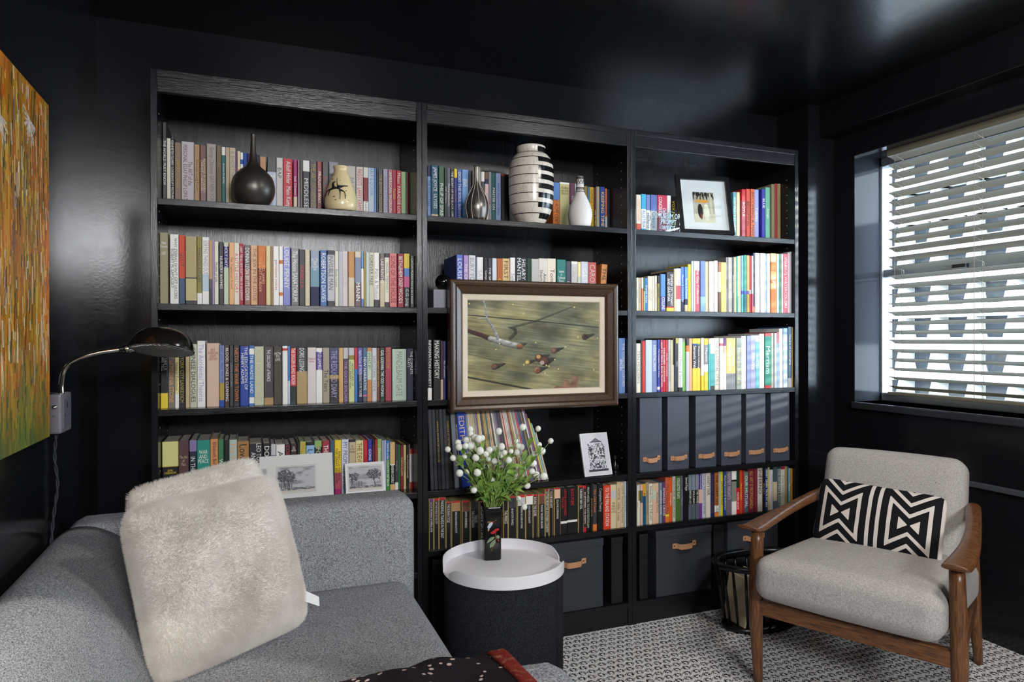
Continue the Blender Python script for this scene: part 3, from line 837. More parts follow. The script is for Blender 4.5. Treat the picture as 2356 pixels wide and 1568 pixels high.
1629.0 6.0 152 iv s|ASIMOV|gn
1635.4 8.6 154 lp:c8c0c8 .15 ol .4 iv s
1645.0 10.0 154 pe .15 sl .45 pe s
1655.4 13.6 156 ye:d8a028 .3 tl:185878 s|Amanda Cross|nv
1670.0 12.0 160 kh:a09880 s|AMANDA CROSS|sl
1682.4 15.6 154 iv s|Amanda Cross  IN THE LAST|bk
1698.4 14.6 154 pe:d8c0a0 .17 sg .4 pe s
1714.0 13.0 154 pe s|Amanda Cross|bk
1728.0 12.0 154 sl:7890a0 s|AMANDA CROSS|w
1741.0 14.0 156 pu:683868 s|AMANDA CROSS|w
1755.4 17.6 173 og:c85c40 .82 ye .87 og|The Hidden Fire|br
1774.0 13.0 170 og:e05810 s|Washington|w
1788.0 14.0 174 iv:c4c4b4 s|TALES OF DESIRE  VIRGINIA WOOLF|bk
1803.0 24.0 174 gn:4c6c30|COLLECTED PLAYS|w@.05-.5
1827.4 9.6 174 sl:5c5c70 s|A VICTORIAN|lp
1839.0 23.0 175 bk|Samuel Pepys|w@.05-.35
1863.0 15.0 174 sl:788890 .35 bk .66 sl|BARTLEBY & CO|w@.36-.65
1879.0 15.0 174 sl:7c8c9c .35 bk .66 sl s|VOLCANO|w@.36-.65
1894.4 15.6 174 sl:888898 .35 bk .66 sl s|THE WAVES|w@.36-.65
1911.0 16.0 174 pu:3c2c80 .35 pe .66 pu|Metamorphosis|w@0-.34
1927.4 15.6 174 lgy:c4c8d8 s|Le Rouge THE MOONS OF JUPITER|nv
1944.0 22.0 175 iv:d8d0c4|VANITY FAIR|bk@.05-.5
1967.0 18.0 175 nv:1c2850|LITERARY MURDER|br
1986.0 19.0 174 og:a86028 .75 w .9 og|THE LIGHT HOUSE|bk
2005.4 8.6 177 pb:a0b8b8 s
2015.0 12.0 176 ye:d8c820 s|Half Empty  David Rakoff|bk
2028.0 15.0 176 bl:1c4480 s|Slouching towards Bethlehem|w
2043.4 25.6 175 gy:706070|NIAMEY NIGHTS|lgy@.02-.65
2069.4 22.6 174 w .2 bk .24 gy:888c80 .7 w
2093.0 15.0 174 dg .4 rd s|POSTERN OF FATE|w@.5-.9
2108.4 10.6 174 og:c84818 s|TRUE STORIES|ye
2119.4 12.6 172 rd:a82020 s
2133.0 20.0 166 gn:608070 .5 sl|OUR MUTUAL|w
2154.0 29.0 177 dr:782038|ALL ART IS PROPAGANDA|mu
2183.4 14.6 176 dr:782838 s
2199.0 25.0 177 iv:c4bcb0|INFERNO|mr@.05-.6
2225.0 11.0 177 bk s|DISTRICT|kh
2237.0 14.0 178 nv:1c2c68 s|HENRY GREEN  PACK MY BAG|w
2252.0 10.0 178 yg:b8b078 s
2262.4 17.6 176 bk .06 w:c8c4c8 s|Missing the Present|gy
2281.0 18.0 176 sl:3c5458 .35 bg .8 sl s
2299.4 19.6 176 dg:1c3c3c .05 sl|THE INTIMATE DIARY|sg
2319.4 20.6 175 dr .07 iv:c4c4b0|Five Sisters|gy
2340.4 10.6 174 tn s
2351.4 7.6 174 tl s
2359.4 11.6 164 lb:90b0c0 s|PROSE|w
2371.4 10.1 163 mu:c08c28 s|Language|br
"""
ZB = {'1': 1.484, '2': 1.178, '3': .869, '4': .565, '5': .366}
ONES = 'first second third fourth fifth sixth seventh eighth ninth tenth eleventh twelfth thirteenth fourteenth fifteenth sixteenth seventeenth eighteenth nineteenth'.split()
TENS = {20: 'twent', 30: 'thirt', 40: 'fort', 50: 'fift'}
def nth(n):
    if n < 20: return ONES[n-1]
    t, r = n//10*10, n % 10
    return TENS[t]+('ieth' if r == 0 else 'y-'+ONES[r-1])
SHELF = {'1': 'top shelf', '2': 'second shelf', '3': 'third shelf', '4': 'fourth shelf', '5': 'fifth shelf'}
BAY = {'L': 'left', 'C': 'middle', 'R': 'right'}
SAFE = {'MIDDLESEX', 'THE ART OF HAPPINESS', 'THE WORLD MUST KNOW', 'GAY', 'GLUT', 'FOREIGN AFFAIRS', 'SORTING THINGS OUT', 'HOLY DAYS', 'THE JEW IN THE LOTUS', 'INVISIBLE MAN', 'FOREVER FREE', 'LABYRINTHS', 'CHINESE DIALOGUES', 'THE WASTE LAND', 'THE DISCOVERY of FRANCE', 'THE GOOD SOLDIER', 'The Years', 'WHAT IF?', 'IN THE SHELTER', 'MY PROMISED LAND', 'DEATH CLAIMS', 'FADEOUT', 'THE LITTLE DOG LAUGHED', 'DOES THE SOUL SURVIVE?', 'mind beyond ideas', 'EUROPE CENTRAL', 'HOMAGE TO CATALONIA', 'BURY YOUR DEAD', 'Composing', 'INFORMATION ANXIETY', 'MAKING HISTORY', 'TO THE FINLAND STATION', 'AUSTRIA', 'Holland', 'Greece', 'Semantic Web', 'THE CLASSICAL STYLE', 'VANITY FAIR', 'LITERARY MURDER', 'POSTERN OF FATE', 'ALL ART IS PROPAGANDA', 'INFERNO', 'The Joy of Cataloging', 'persistent voices', 'HOW TO WRITE A BOOK PROPOSAL', 'THE JEWISH PRESENCE'}
def cmat(h):
    r = .34+(int(h, 16) % 7)*.035
    return mat('cover_'+h, h, r, spec=.45)
def book_mesh(mb, ox, oy, oz, w, d, h, bands, edge, mi_of):
    """jacket: spine with colour bands and two boards; returns page box"""
    c = min(.0018, w*.14); t = min(.0016, w*.2)
    outer = [(0, d), (0, c), (c, 0), (w-c, 0), (w, c), (w, d)]
    inner = [(t, d), (t, c+t*.4), (c+t*.4, t), (w-c-t*.4, t), (w-t, c+t*.4), (w-t, d)]
    zs = [h*(1-bb) for bb, _ in bands]+[0]
    for k, (fr, hx) in enumerate(bands):
        za, zb = zs[k+1], zs[k]
        vs = [(ox+x, oy+y, oz+za) for x, y in outer]+[(ox+x, oy+y, oz+zb) for x, y in outer]
        mi = mi_of(hx)
        for i in range(5):
            mb.add([vs[i], vs[i+1], vs[i+7], vs[i+6]], [(0, 1, 2, 3)], mi_of(edge) if edge and i != 2 else mi)
    main = max(range(len(bands)), key=lambda k: zs[k]-zs[k+1]); mi = mi_of(edge or bands[main][1])
    for z, fl in ((0, False), (h, True)):
        for i in range(5):
            q = [outer[i], outer[i+1], inner[i+1], inner[i]]
            q = [(ox+x, oy+y, oz+z) for x, y in q]
            mb.add(q, [(0, 1, 2, 3) if not fl else (3, 2, 1, 0)], mi)
    vi = [(ox+x, oy+y, oz) for x, y in inner]+[(ox+x, oy+y, oz+h) for x, y in inner]
    mb.add(vi, [(i+1, i, i+6, i+7) for i in range(5)], mi)
    for i in (0, 5):
        a, b_ = outer[i], inner[i]; mb.add([(ox+a[0], oy+a[1], oz), (ox+b_[0], oy+b_[1], oz), (ox+b_[0], oy+b_[1], oz+h), (ox+a[0], oy+a[1], oz+h)], [(0, 1, 2, 3)], mi)
    q = min(.004, h*.02)
    return (ox+t, oy+t*1.2, oz+.0012), (ox+w-t, oy+d-.003, oz+h-q)
TV = Matrix(((0, 1, 0, 0), (0, 0, -1, 0), (-1, 0, 0, 0), (0, 0, 0, 1)))   # spine text reads downwards
TH = Matrix(((1, 0, 0, 0), (0, 0, -1, 0), (0, 1, 0, 0), (0, 0, 0, 1)))
rs = random.Random(7)
stuff_mb, stuff_m, stuff_t = MB(), [], []
def smi(hx):
    m = cmat(hx) if hx != 'P' else M_PAGES
    if m not in stuff_m: stuff_m.append(m)
    return stuff_m.index(m)
bay = row = ''; yb = 0; cnt = 0
for ln in BOOKS.split('\n'):
    if not ln: continue
    if ln[0] == '#':
        k, y = ln[1:].split(); bay, row = k[0], k[1]; yb = int(y)/1000; cnt = 0; continue
    cnt += 1
    seg = ln.split('|'); tk = seg[0].split()
    x, w, h = float(tk[0])/1000, float(tk[1])/1000, float(tk[2])/1000
    bands = []; names = []; cuts = []; fl = ''; lean = 0
    for q in tk[3:]:
        if q[0] == '.': cuts.append(float(q))
        elif q[0] == 'L': lean = float(q[1:])
        elif q in ('e', 'm', 's', 'es'): fl += q
        else:
            n, _, hx = q.partition(':'); bands.append(hx or PAL[n][1]); names.append(PAL[n][0])
    bands = list(zip([0.]+cuts, bands)); z0 = ZB[row]
    d = min(.272-yb, .135+rs.random()*.03 if h < .2 else .165+rs.random()*.04)
    edge = 'c9b27a' if 'e' in fl else None
    jit = rs.uniform(0, .004); yy = yb+jit
    txt = seg[1] if len(seg) > 1 else ''; tc, _, rg = (seg[2] if len(seg) > 2 else 'w').partition('@')
    r0, r1 = map(float, rg.split('-')) if rg else (.05, .92)
    hor = txt.startswith('h:'); body = (txt[2:] if hor else txt).replace('/', '\n') if 'Bishop' not in txt else txt
    tm = cmat(PAL[tc][1]); nl = body.count('\n')+1
    if 's' in fl:
        pa, pb = book_mesh(stuff_mb, x, yy, z0, w, d, h, bands, edge, smi); stuff_mb.box(pa, pb, smi('P')); root = stuff_t; base_ = Vector((x, yy, z0))
    else:
        ms = []
        def mi_of(hx):
            m_ = cmat(hx)
            if m_ not in ms: ms.append(m_)
            return ms.index(m_)
        mb = MB(); pa, pb = book_mesh(mb, 0, 0, 0, w, d, h, bands, edge, mi_of)
        two = names[0]
        big = sorted(set(names), key=lambda n: -sum((bands[i+1][0] if i+1 < len(bands) else 1)-bands[i][0] for i in range(len(bands)) if names[i] == n))
        two = big[0]+(' and '+big[1] if len(big) > 1 else '')
        kind = 'magazine' if 'm' in fl else ('paperback' if 'e' in fl else 'book')
        sz = 'slim ' if w < .009 and len(big) == 1 else ('thick ' if w > .026 and len(big) == 1 else '')
        if txt in SAFE and bay+row != 'X': lab = '%s%s %s lettered %s, %s bookcase, %s' % (sz, two, kind, txt.replace('/', ' '), BAY[bay], SHELF[row])
        else: lab = '%s%s %s, %s from the left on the %s bookcase\'s %s' % (sz, two, kind, nth(cnt), BAY[bay], SHELF[row])
        root = mb.build({'magazine': 'magazine', 'paperback': 'paperback_book', 'book': 'book'}[kind], ms, None, (x, yy, z0))
        tag(root, lab, 'magazine' if kind == 'magazine' else 'book', 'books on the %s bookcase, %s' % (BAY[bay], SHELF[row]))
        if lean: root.rotation_euler = (0, math.radians(lean), 0); root.location.x = x-.001
        pm = MB(); pm.box(pa, pb); pm.build('page_block', M_PAGEY if edge else M_PAGES, root); base_ = Vector((0, 0, 0))
    if txt:
        zc = h*(1-(r0+r1)/2); ln_ = h*(r1-r0)
        off = Matrix.Translation(base_+Vector((w/2, -.0004, zc)))
        if hor and '\n\n\n' in body:                            # author above, title below an oval portrait
            a_, c_ = body.split('\n\n\n\n'); text(a_, root, Matrix.Translation((0, 0, ln_*.38)) @ off @ TH, w*.72, ln_*.16, tm); text(c_, root, Matrix.Translation((0, 0, -ln_*.38)) @ off @ TH, w*.78, ln_*.16, tm)
            b = MB(); b.lathe([(.0, .0006), (.0078, .0006), (.0078, 0)], 28, sy=1.35); b.v = [(w/2+p[0], -.0002-p[2], zc+p[1]) for p in b.v]; oo = b.build('portrait_medallion', cmat(PAL['mu'][1]), root)
            b = MB(); b.lathe([(.0, .0003), (.0068, .0003), (.0068, 0)], 28, sy=1.38); b.v = [(w/2+p[0], -.0009-p[2], zc+p[1]) for p in b.v]; b.build('portrait', cmat('8a7466'), oo)
        elif hor: text(body, root, off @ TH, w*.8, ln_, tm)
        else: text(body, root, off @ TV, ln_, w*(.62 if nl == 1 else .74), tm)
for _ in flush_text(): pass
# the narrowest books, merged: past three hundred in view
for me, m_ in stuff_t:
    co = [v.co[:] for v in me.vertices]
    if m_ not in stuff_m: stuff_m.append(m_)
    stuff_mb.add(co, [tuple(p.vertices) for p in me.polygons], stuff_m.index(m_)); bpy.data.meshes.remove(me)
o = stuff_mb.build('narrow_books', stuff_m)
tag(o, 'the narrowest and smallest books between the larger ones on all three bookcases', 'books', None, 'stuff')
# ---------------------------------------------------------------- albums and records, middle bookcase
def slab(name, x, y, z, w, d, h, lean, m, label, cat, group, pages=True, inset=.0012):
    """a standing leaning album or sleeve; x is the lower left corner"""
    mb = MB(); ms = [m, M_PAGES]
    if pages and w > .01:
        book_mesh(mb, 0, 0, 0, w, d, h, [(0, 'x')], None, lambda q: 0)
    else: mb.cbox((0, 0, 0), (w, d, h), min(.0006, w*.2))
    o = mb.build(name, ms[:1], None, (x, y, z)); o.rotation_euler = (0, -math.radians(lean), 0)
    o.location.z = z+.0002
    tag(o, label, cat, group)
    if pages and w > .01:
        p = MB(); p.box((.0016, .002, .001), (w-.0016, d-.003, h-.004)); p.build('page_block', M_PAGES, o)
    return o
xb = .832; zal = .565; prev = None; g = 'leaning albums and records'
alb = [(.0125, '33353a', 2.0, 'charcoal', 0), (.0125, '2e3036', 2.1, 'charcoal', 0), (.0125, '17171a', 2.2, 'black', 1), (.0125, '34363b', 2.3, 'charcoal', 0), (.0125, '2f3136', 2.4, 'charcoal', 0), (.016, '141417', 3.2, 'black', 2), (.016, '70747c', 3.6, 'silver grey', 0), (.006, '1c1c20', 4.0, 'black', 3), (.031, '2a48b8', 4.3, 'blue', 4)]
LPC = 'sl gy iv cr cr bg kh gy pu ye w bk br ye tn tl po pe bk iv lb gy pu bk nv bk pe rd w w iv dr mu iv bg gy lgy rd bl nv bk tn bk w pu mr ye tq gy bg'.split()
allr = [(w, c, a, n, t, .27) for w, c, a, n, t in alb]
for i, c in enumerate(LPC): allr.append((.0043+(i*7 % 5)*.0003, ''.join('%02x' % int(.62*int(PAL[c][1][k:k+2], 16)+.38*int('c8bcae'[k:k+2], 16)) for k in (0, 2, 4)), 4.9+i*.218, PAL[c][0], 0, .285 if i < 44 else .285-.018*(i-43)))
for i, (w, c, a, nm, t, h) in enumerate(allr):
    ar = math.radians(a)
    if prev:
        pa, px, pw, ph = prev; par = math.radians(pa)
        # right face of previous at height min(h,ph)
        hh = min(h, ph); xb = px+pw/math.cos(par)+hh*(math.sin(ar)-math.sin(par))*.62+.0003
    zz = zal
    if i < 9:
        o = slab('album', xb, .02+(.012 if i in (5,) else 0), zz, w, .235, h, a, cmat(c) if nm == 'blue' else mat('album_'+c, c, .5, spec=.4),
                 '%s album, %s from the left in the row of leaning albums' % (nm, nth(i+1)), 'album', 'leaning photo albums')
        if t == 1: text('ANNUAL REVIEW OF THE HOUSE', o, Matrix.Translation((w/2, -.0005, h*.6)) @ TV, h*.6, w*.45, cmat(PAL['mu'][1]))
        if t == 2: text('YEARBOOK OF THE TWENTIES', o, Matrix.Translation((w/2, -.0005, h*.65)) @ TV, h*.4, w*.4, cmat(PAL['mu'][1]))
        if t == 3: text('THE CONCISE GUIDE TO PHOTOGRAPHY', o, Matrix.Translation((w/2, -.0005, h*.6)) @ TV, h*.6, w*.6, cmat(PAL['w'][1]))
        if t == 4: text('EDITH PIAF', o, Matrix.Translation((w/2, -.0005, h*.62)) @ TV, h*.62, w*.6, cmat('e8c890'))
    else:
        slab('record_sleeve', xb, .022+(i*13 % 7)*.0012, zz, w, .245, h, a, cmat(c), '%s record sleeve, %s from the left of the leaning records' % (nm, nth(i-8)), 'record sleeve', g, pages=False)
    prev = (a, xb, w, h)
for _ in flush_text(): pass

# ---------------------------------------------------------------- vases on the top shelves
ZT = 1.4845
M_BV = mat('dark_pewter_glaze', '4c4843', .36, .6)
v = thing('bottle_vase', 'dark grey onion shaped bottle vase with a tall thin neck', 'vase', (.278, .052, ZT))
b = MB(); rr_ = cr([(.034, 0, 0), (.045, 0, .006), (.060, 0, .03), (.0645, 0, .058), (.058, 0, .088), (.040, 0, .110), (.022, 0, .126), (.0125, 0, .145), (.0085, 0, .175), (.0072, 0, .215), (.0078, 0, .2245), (.006, 0, .2245), (.0055, 0, .2)], 6)
b.lathe([(p.x, p.z) for p in rr_], 48); b.build('body', M_BV, v)
M_CRACK = mat('cream_glaze', 'e2cfa0', .22)
v = thing('splash_vase', 'cream ceramic vase with black ink splashes, pinched neck', 'vase', (.543, .045, ZT))
PV2 = cr([(.036, 0, 0), (.047, 0, .004), (.052, 0, .022), (.048, 0, .055), (.037, 0, .09), (.027, 0, .118), (.0215, 0, .132), (.0245, 0, .1445), (.022, 0, .145), (.018, 0, .13)], 6)
b = MB(); b.lathe([(p.x, p.z) for p in PV2], 48); b.build('body', M_CRACK, v)
def rad_at(pv, z):
    for a, c in zip(pv, pv[1:]):
        if a.z <= z <= c.z: return a.x+(c.x-a.x)*(z-a.z)/max(1e-6, c.z-a.z)
    return pv[0].x
b = MB(); M_INK = mat('black_slip', '1a1c20', .3)
ca0 = math.radians(-112)
def onv(pv, u, z, e=.0006):   # u: angle offset from the side facing the room
    r = rad_at(pv, z)+e; return (r*math.cos(ca0+u), r*math.sin(ca0+u), z)
def stroke(pv, pts, rad): 
    q = cr([(p[0], p[1], 0) for p in pts], 5); rr = cr1(rad, 5)
    b.tube([onv(pv, p.x, p.y) for p in q], [max(.0005, x*1.35) for x in rr], 7, flat=.35)
stroke(PV2, [(-.1, .103), (0, .078), (.12, .07), (.45, .075), (.8, .077)], [.0015, .003, .008, .003, .0015])
stroke(PV2, [(-1.0, .045), (-.8, .060), (-.45, .064), (-.1, .068), (.2, .066)], [.001, .002, .005, .006, .006])
stroke(PV2, [(.15, .07), (.22, .052), (.2, .03)], [.008, .004, .0016]); stroke(PV2, [(.25, .062), (.5, .055), (.55, .034)], [.006, .003, .0018])
stroke(PV2, [(-.2, .066), (-.35, .085), (-.2, .09)], [.005, .003, .0012]); stroke(PV2, [(-.55, .062), (-.62, .045)], [.005, .002])
for u, z, r in ((-.5, .115, .0022), (-.55, .1, .002), (-.15, .04, .0028), (-.05, .03, .0022), (.55, .045, .002), (.6, .06, .0018), (.7, .03, .0016), (.2, .095, .0014)): stroke(PV2, [(u-.04, z), (u+.04, z)], [r, r])
b.build('ink_splash', M_INK, v)
M_PEW = mat('brushed_pewter', '7a7570', .3, .8); M_INL = mat('ivory_inlay', 'd8d0bc', .4)
v = thing('striped_bottle', 'slender grey metal bottle with pale vertical inlay lines', 'vase', (1.005, .045, ZT))
PV3 = cr([(.030, 0, 0), (.036, 0, .01), (.0425, 0, .045), (.036, 0, .078), (.022, 0, .105), (.0125, 0, .128), (.0105, 0, .15), (.0115, 0, .186), (.009, 0, .186), (.008, 0, .16)], 6)
b = MB(); b.lathe([(p.x, p.z) for p in PV3], 48); b.build('body', M_PEW, v)
b = MB()
for k in range(10):
    a = k*2*PI/10+.2; pts = [((p.x+.0002)*math.cos(a), (p.x+.0002)*math.sin(a), p.z) for p in PV3[:len(PV3)-12]]
    b.tube(pts, .0009, 5)
b.build('inlay_lines', M_INL, v)
v = thing('banded_vase', 'big cream jar vase with black horizontal bands and blocks', 'vase', (1.212, .047, ZT))
PV4 = cr([(.048, 0, 0), (.054, 0, .01), (.070, 0, .04), (.078, 0, .075), (.081, 0, .13), (.0805, 0, .19), (.075, 0, .222), (.062, 0, .243), (.052, 0, .253), (.052, 0, .274), (.047, 0, .276), (.044, 0, .26)], 8)
b = MB(); M_CRAQ = mat('crackled_cream_glaze', 'd9d0c2', .25)
_n = noise(M_CRAQ, coords(M_CRAQ, (1, 1, .35)), 160, 3); base(M_CRAQ, ramp(M_CRAQ, _n, [(.35, 'c8bcab'), (.5, 'd9d0c4')]))
b.lathe([(p.x, p.z) for p in PV4], 64); b.build('body', M_CRAQ, v)
M_BG = mat('black_gloss_glaze', '121212', .15)
def shell(pv, z0, z1, a0, a1, e=.0008, n=40):
    vs = []; fs = []; zs_ = [z0+(z1-z0)*k/4 for k in range(5)]
    for z in zs_:
        r = rad_at(pv, z)+e
        for i in range(n+1):
            a = a0+(a1-a0)*i/n; vs.append((r*math.cos(a), r*math.sin(a), z))
    for j in range(4):
        for i in range(n): fs.append((j*(n+1)+i, j*(n+1)+i+1, (j+1)*(n+1)+i+1, (j+1)*(n+1)+i))
    b.add(vs, fs, 0, True)
b = MB()
for k, z in enumerate((.030, .066, .099, .131, .163, .194, .226, .249)):
    shell(PV4, z-.0012, z+.0012, 0, 2*PI, n=72)
    q0, q1 = ((z-.017, z) if k < 7 else (z+.002, z+.02))
    shell(PV4, q0, q1, math.radians(-94)+(math.radians(8) if k in (0, 7) else 0), math.radians(30))
b.build('black_bands', M_BG, v)
v = thing('white_bottle', 'white matte bottle vase with a patterned grey neck', 'vase', (1.407, .045, ZT))
PV5 = cr([(.034, 0, 0), (.039, 0, .008), (.0445, 0, .045), (.040, 0, .075), (.028, 0, .105), (.0165, 0, .13), (.0140, 0, .16), (.0128, 0, .185), (.010, 0, .185), (.009, 0, .17)], 6)
b = MB(); b.lathe([(p.x, p.z) for p in PV5], 48); b.build('body', mat('white_bisque', 'dcd8d4', .7), v)
b = MB()
shell(PV5, .176, .186, 0, 2*PI); shell(PV5, .158, .1595, 0, 2*PI); shell(PV5, .144, .147, 0, 2*PI)
for k in range(26): a = k*2*PI/26; shell(PV5, .128, .134, a, a+.13, n=2); shell(PV5, .137, .144, a, a+.16, n=2)
for k in range(9):
    a = k*2*PI/9
    for s_ in (1, -1): b.tube([onv(PV5, a-ca0+s_*.0, .161), onv(PV5, a-ca0+s_*.33, .174)], .0011, 4)
b.build('neck_pattern', mat('grey_slip', '4c4844', .6), v)

# ---------------------------------------------------------------- small things on the shelves
def leaning(name, label, cat, x, y, z, w, h, lean, rz=0, group=None):
    t = thing(name, label, cat, (x, y, z), rz, group); t.rotation_euler = (-math.radians(lean), 0, rz); return t
def frame_bars(b, w, h, fw_, d, mi=0):
    """mitred moulding around 0..w x 0..h in the xz plane, front at y=-d"""
    for (a, c, e, f) in (((0, 0), (w, 0), (w-fw_, fw_), (fw_, fw_)), ((w, 0), (w, h), (w-fw_, h-fw_), (w-fw_, fw_)), ((w, h), (0, h), (fw_, h-fw_), (w-fw_, h-fw_)), ((0, h), (0, 0), (fw_, fw_), (fw_, h-fw_))):
        q = [a, c, e, f]; vs = [(p[0], -d, p[1]) for p in q]+[(p[0], 0, p[1]) for p in q]
        b.add(vs, [(0, 1, 2, 3), (7, 6, 5, 4), (0, 4, 5, 1), (2, 6, 7, 3), (1, 5, 6, 2), (3, 7, 4, 0)], mi)
t = leaning('picture_frame', 'black framed small colour print with wide white mat on the top shelf', 'picture', 1.847, .050, 1.4845, .238, .250, 11, math.radians(-8))
b = MB(); frame_bars(b, .235, .245, .017, .016); b.build('frame', mat('black_lacquer_frame', '0d0d10', .3), t)
b = MB(); b.box((.015, -.006, .015), (.220, -.001, .230)); b.build('mat_board', mat('white_mat', 'e4e2e6', .8), t)
def art_print(s, tt):
    c = np.ones(s.shape+(3,))*C3('b9aea0')
    n = fbm(s*9, tt*9, 3); c = c+(n-.5)[..., None]*.10
    c[tt > .72] = C3('d9cfb8')
    tr = (tt < .20+.06*np.sin(s*40)) & (fbm(s*30, tt*6, 8) > .42); c[tr] = C3('26231f')
    for cx_, cy_, rx, ry, h_ in ((.42, .30, .33, .055, 'd99a3c'), (.30, .62, .12, .24, '201d1e'), (.60, .65, .13, .27, 'e8e2d2'), (.33, .80, .05, .10, '7c3a2c'), (.84, .5, .05, .5, 'cfc6b0')):
        e = ((s-cx_)/rx)**2+((tt-cy_)/ry)**2 < 1; c[e] = C3(h_)
    return c
picture('print', art_print, 70, 96, (.070, -.0066, .178), (.092, 0, 0), (0, 0, -.128), t, .7)
b = MB(); b.box((.015, -.0118, .015), (.220, -.0110, .230)); b.build('glazing', clear_sheet('thin_clear_glazing', gloss=.04), t)
# clear block with pale lettering in front of the travel books
t = thing('acrylic_block', 'clear acrylic block with pale blue lettering in front of dictionaries', 'ornament', (1.716, .028, 1.4845))
b = MB(); b.cbox((0, 0, 0), (.118, .030, .088), .002); b.build('block', clear_sheet('clear_acrylic', (.86, .93, .97), .08), t)
text('MUSEUM OF\nPROMPT\nWINDS', t, Matrix.Translation((.066, -.0006, .040)) @ TH, .10, .066, mat('pale_blue_print', 'b8dcec', .4), 'lettering')
# print in a thin white frame, next to the records
t = leaning('print_panel', 'white panel with black and white drawing of tall crowded house', 'picture', 1.408, .018, .5655, .118, .158, 15, math.radians(3))
b = MB(); b.cbox((0, -.008, 0), (.118, 0, .158), .001); b.build('panel', mat('white_panel', 'd8d8dc', .5), t)
def house(s, tt):
    c = np.ones(s.shape+(3,))*C3('cfcfd6'); dk = C3('34343c')
    body = (s > .2) & (s < .86) & (tt > .24) & (tt < .9)
    n = vnoise(np.floor(s*22)*7.3, np.floor(tt*26)*5.1, 5)
    n2 = fbm(s*46, tt*52, 9, 2)
    ink = body & (((n > .52) & (n2 > .35)) | (n2 > .62)); c[ink] = dk
    for a0, a1, b0, b1 in ((.38, .58, .25, .42), (.50, .62, .45, .60), (.40, .72, .62, .72), (.66, .86, .78, .9)): c[(s > a0) & (s < a1) & (tt > b0) & (tt < b1) & (n2 < .6)] = C3('c8c8d0')
    roof = (tt > .10) & (tt < .2) & (np.abs(s-.54) < (tt-.10)*2.3); c[roof] = C3('6a6a72')
    c[(tt > .87) & (tt < .92) & (s > .12) & (s < .92)] = dk; c[(tt > .19) & (tt < .21) & (np.abs(s-.54) < .24)] = dk
    return c
picture('drawing', house, 110, 150, (.006, -.0086, .154), (.106, 0, 0), (0, 0, -.150), t, .6)
# three loose mounted engravings
def engraving(seed):
    def fn(s, tt):
        c = np.ones(s.shape+(3,))*C3('bcbcc0'); sky = fbm(s*5, tt*8, seed); c *= (1-.30*(sky > .5)*(sky-.4)*2)[..., None]
        for cx_, cy_, r in ((.78 if seed == 2 else .2, .36, .22), (.1 if seed == 2 else .3, .45, .17)):
            d = np.sqrt(((s-cx_)/1)**2+((tt-cy_)/1.1)**2)+(fbm(s*16, tt*16, seed+4)-.5)*.22
            k = (d < r) & (fbm(s*50, tt*50, seed+1, 2) > .36); c[k] = C3('55555a')
            c[(np.abs(s-cx_-.02*np.sin(tt*9)) < .012) & (tt > cy_) & (tt < .9)] = C3('4a4a4e')
        bl_ = (tt > .62) & (tt < .86) & (s > .02) & (s < .42) & (seed != 3); c[bl_ & (np.sin(s*120) > .1)] = C3('6c6c72')
        c[(tt > .84) & (fbm(s*20, tt*60, seed+3, 2) > .42)] = C3('5c5c60'); c[tt > .93] = C3('c9c2b4')
        return c
    return fn
M_MAT1 = mat('mat_offwhite', 'd9d9d6', .85); M_MAT2 = mat('mat_white', 'e6e4e8', .85)
for nm, lab, x, w, h, m_, ps, sd in (('leftmost', 'leftmost mounted engraving, half hidden behind the white fur cushions', .120, .195, .108, M_MAT2, (.024, .014, .15, .075), 3),
                                     ('wide', 'widest mounted engraving of trees and clouds above the sofa arm', .293, .222, .146, M_MAT1, (.052, .030, .113, .078), 1),
                                     ('small', 'mounted engraving of a house between two trees, right above sofa arm', .553, .128, .107, M_MAT2, (.012, .020, .104, .074), 2)):
    t = leaning('mounted_print', lab, 'picture', x, .020, .5655, w, h, 17, 0, 'mounted engravings on the fourth shelf')
    b = MB(); b.cbox((0, -.003, 0), (w, 0, h), .0006); b.build('mat_board', m_, t)
    b = MB(); frame_bars(b, ps[2]+.008, ps[3]+.008, .003, .0004)
    for i, p in enumerate(b.v): b.v[i] = (p[0]+ps[0]-.004, p[1]-.003, p[2]+ps[1]-.004)
    b.build('bevelled_window', mat('mat_bevel', 'c9c4bc', .7), t)
    picture('engraving', engraving(sd), 130, 96, (ps[0], -.0034, ps[1]+ps[3]), (ps[2], 0, 0), (0, 0, -ps[3]), t, .8)
t = thing('glass_ball', 'black glass ball on grey stone block, left of acorn painting', 'ornament', (.892, .075, 1.2415))
b = MB(); b.lathe([(max(.0, .028*math.sin(PI*k/24)), .028-.028*math.cos(PI*k/24)) for k in range(25)], 40, cap=False); b.build('ball', mat('black_glass', '0a0b0e', .04), t)
t = thing('stone_block', 'grey stone block under the black glass ball', 'ornament', (.846, .03, 1.1785))
b = MB(); m_ = mat('grey_stone', 'a9a9b4', .75); bump(m_, noise(m_, coords(m_), 90, 4), .2, .002); b.cbox((0, 0, 0), (.094, .094, .0625), .0015); b.build('block', m_, t)
t = thing('figurine', 'small dark seated figurine beside the black and white drawing', 'ornament', (1.556, .05, .5655))
b = MB(); b.lathe([(.011, 0), (.012, .004), (.008, .008)], 14); b.lathe([(.007, .006), (.010, .016), (.008, .03), (.004, .041), (.0035, .046)], 14)
b.lathe([(.0, .044), (.005, .047), (.0062, .053), (.004, .060), (0, .062)], 12)
for s_ in (-1, 1): b.lathe([(.002, .058), (.0008, .066), (0, .067)], 8, (s_*.003, 0, 0)); b.tube([(s_*.006, 0, .038), (s_*.009, -.006, .024), (s_*.005, -.010, .012)], [.0024, .002, .0022], 7)
b.tube([(0, .008, .01), (.008, .014, .014), (.011, .012, .03)], [.002, .0018, .001], 6)
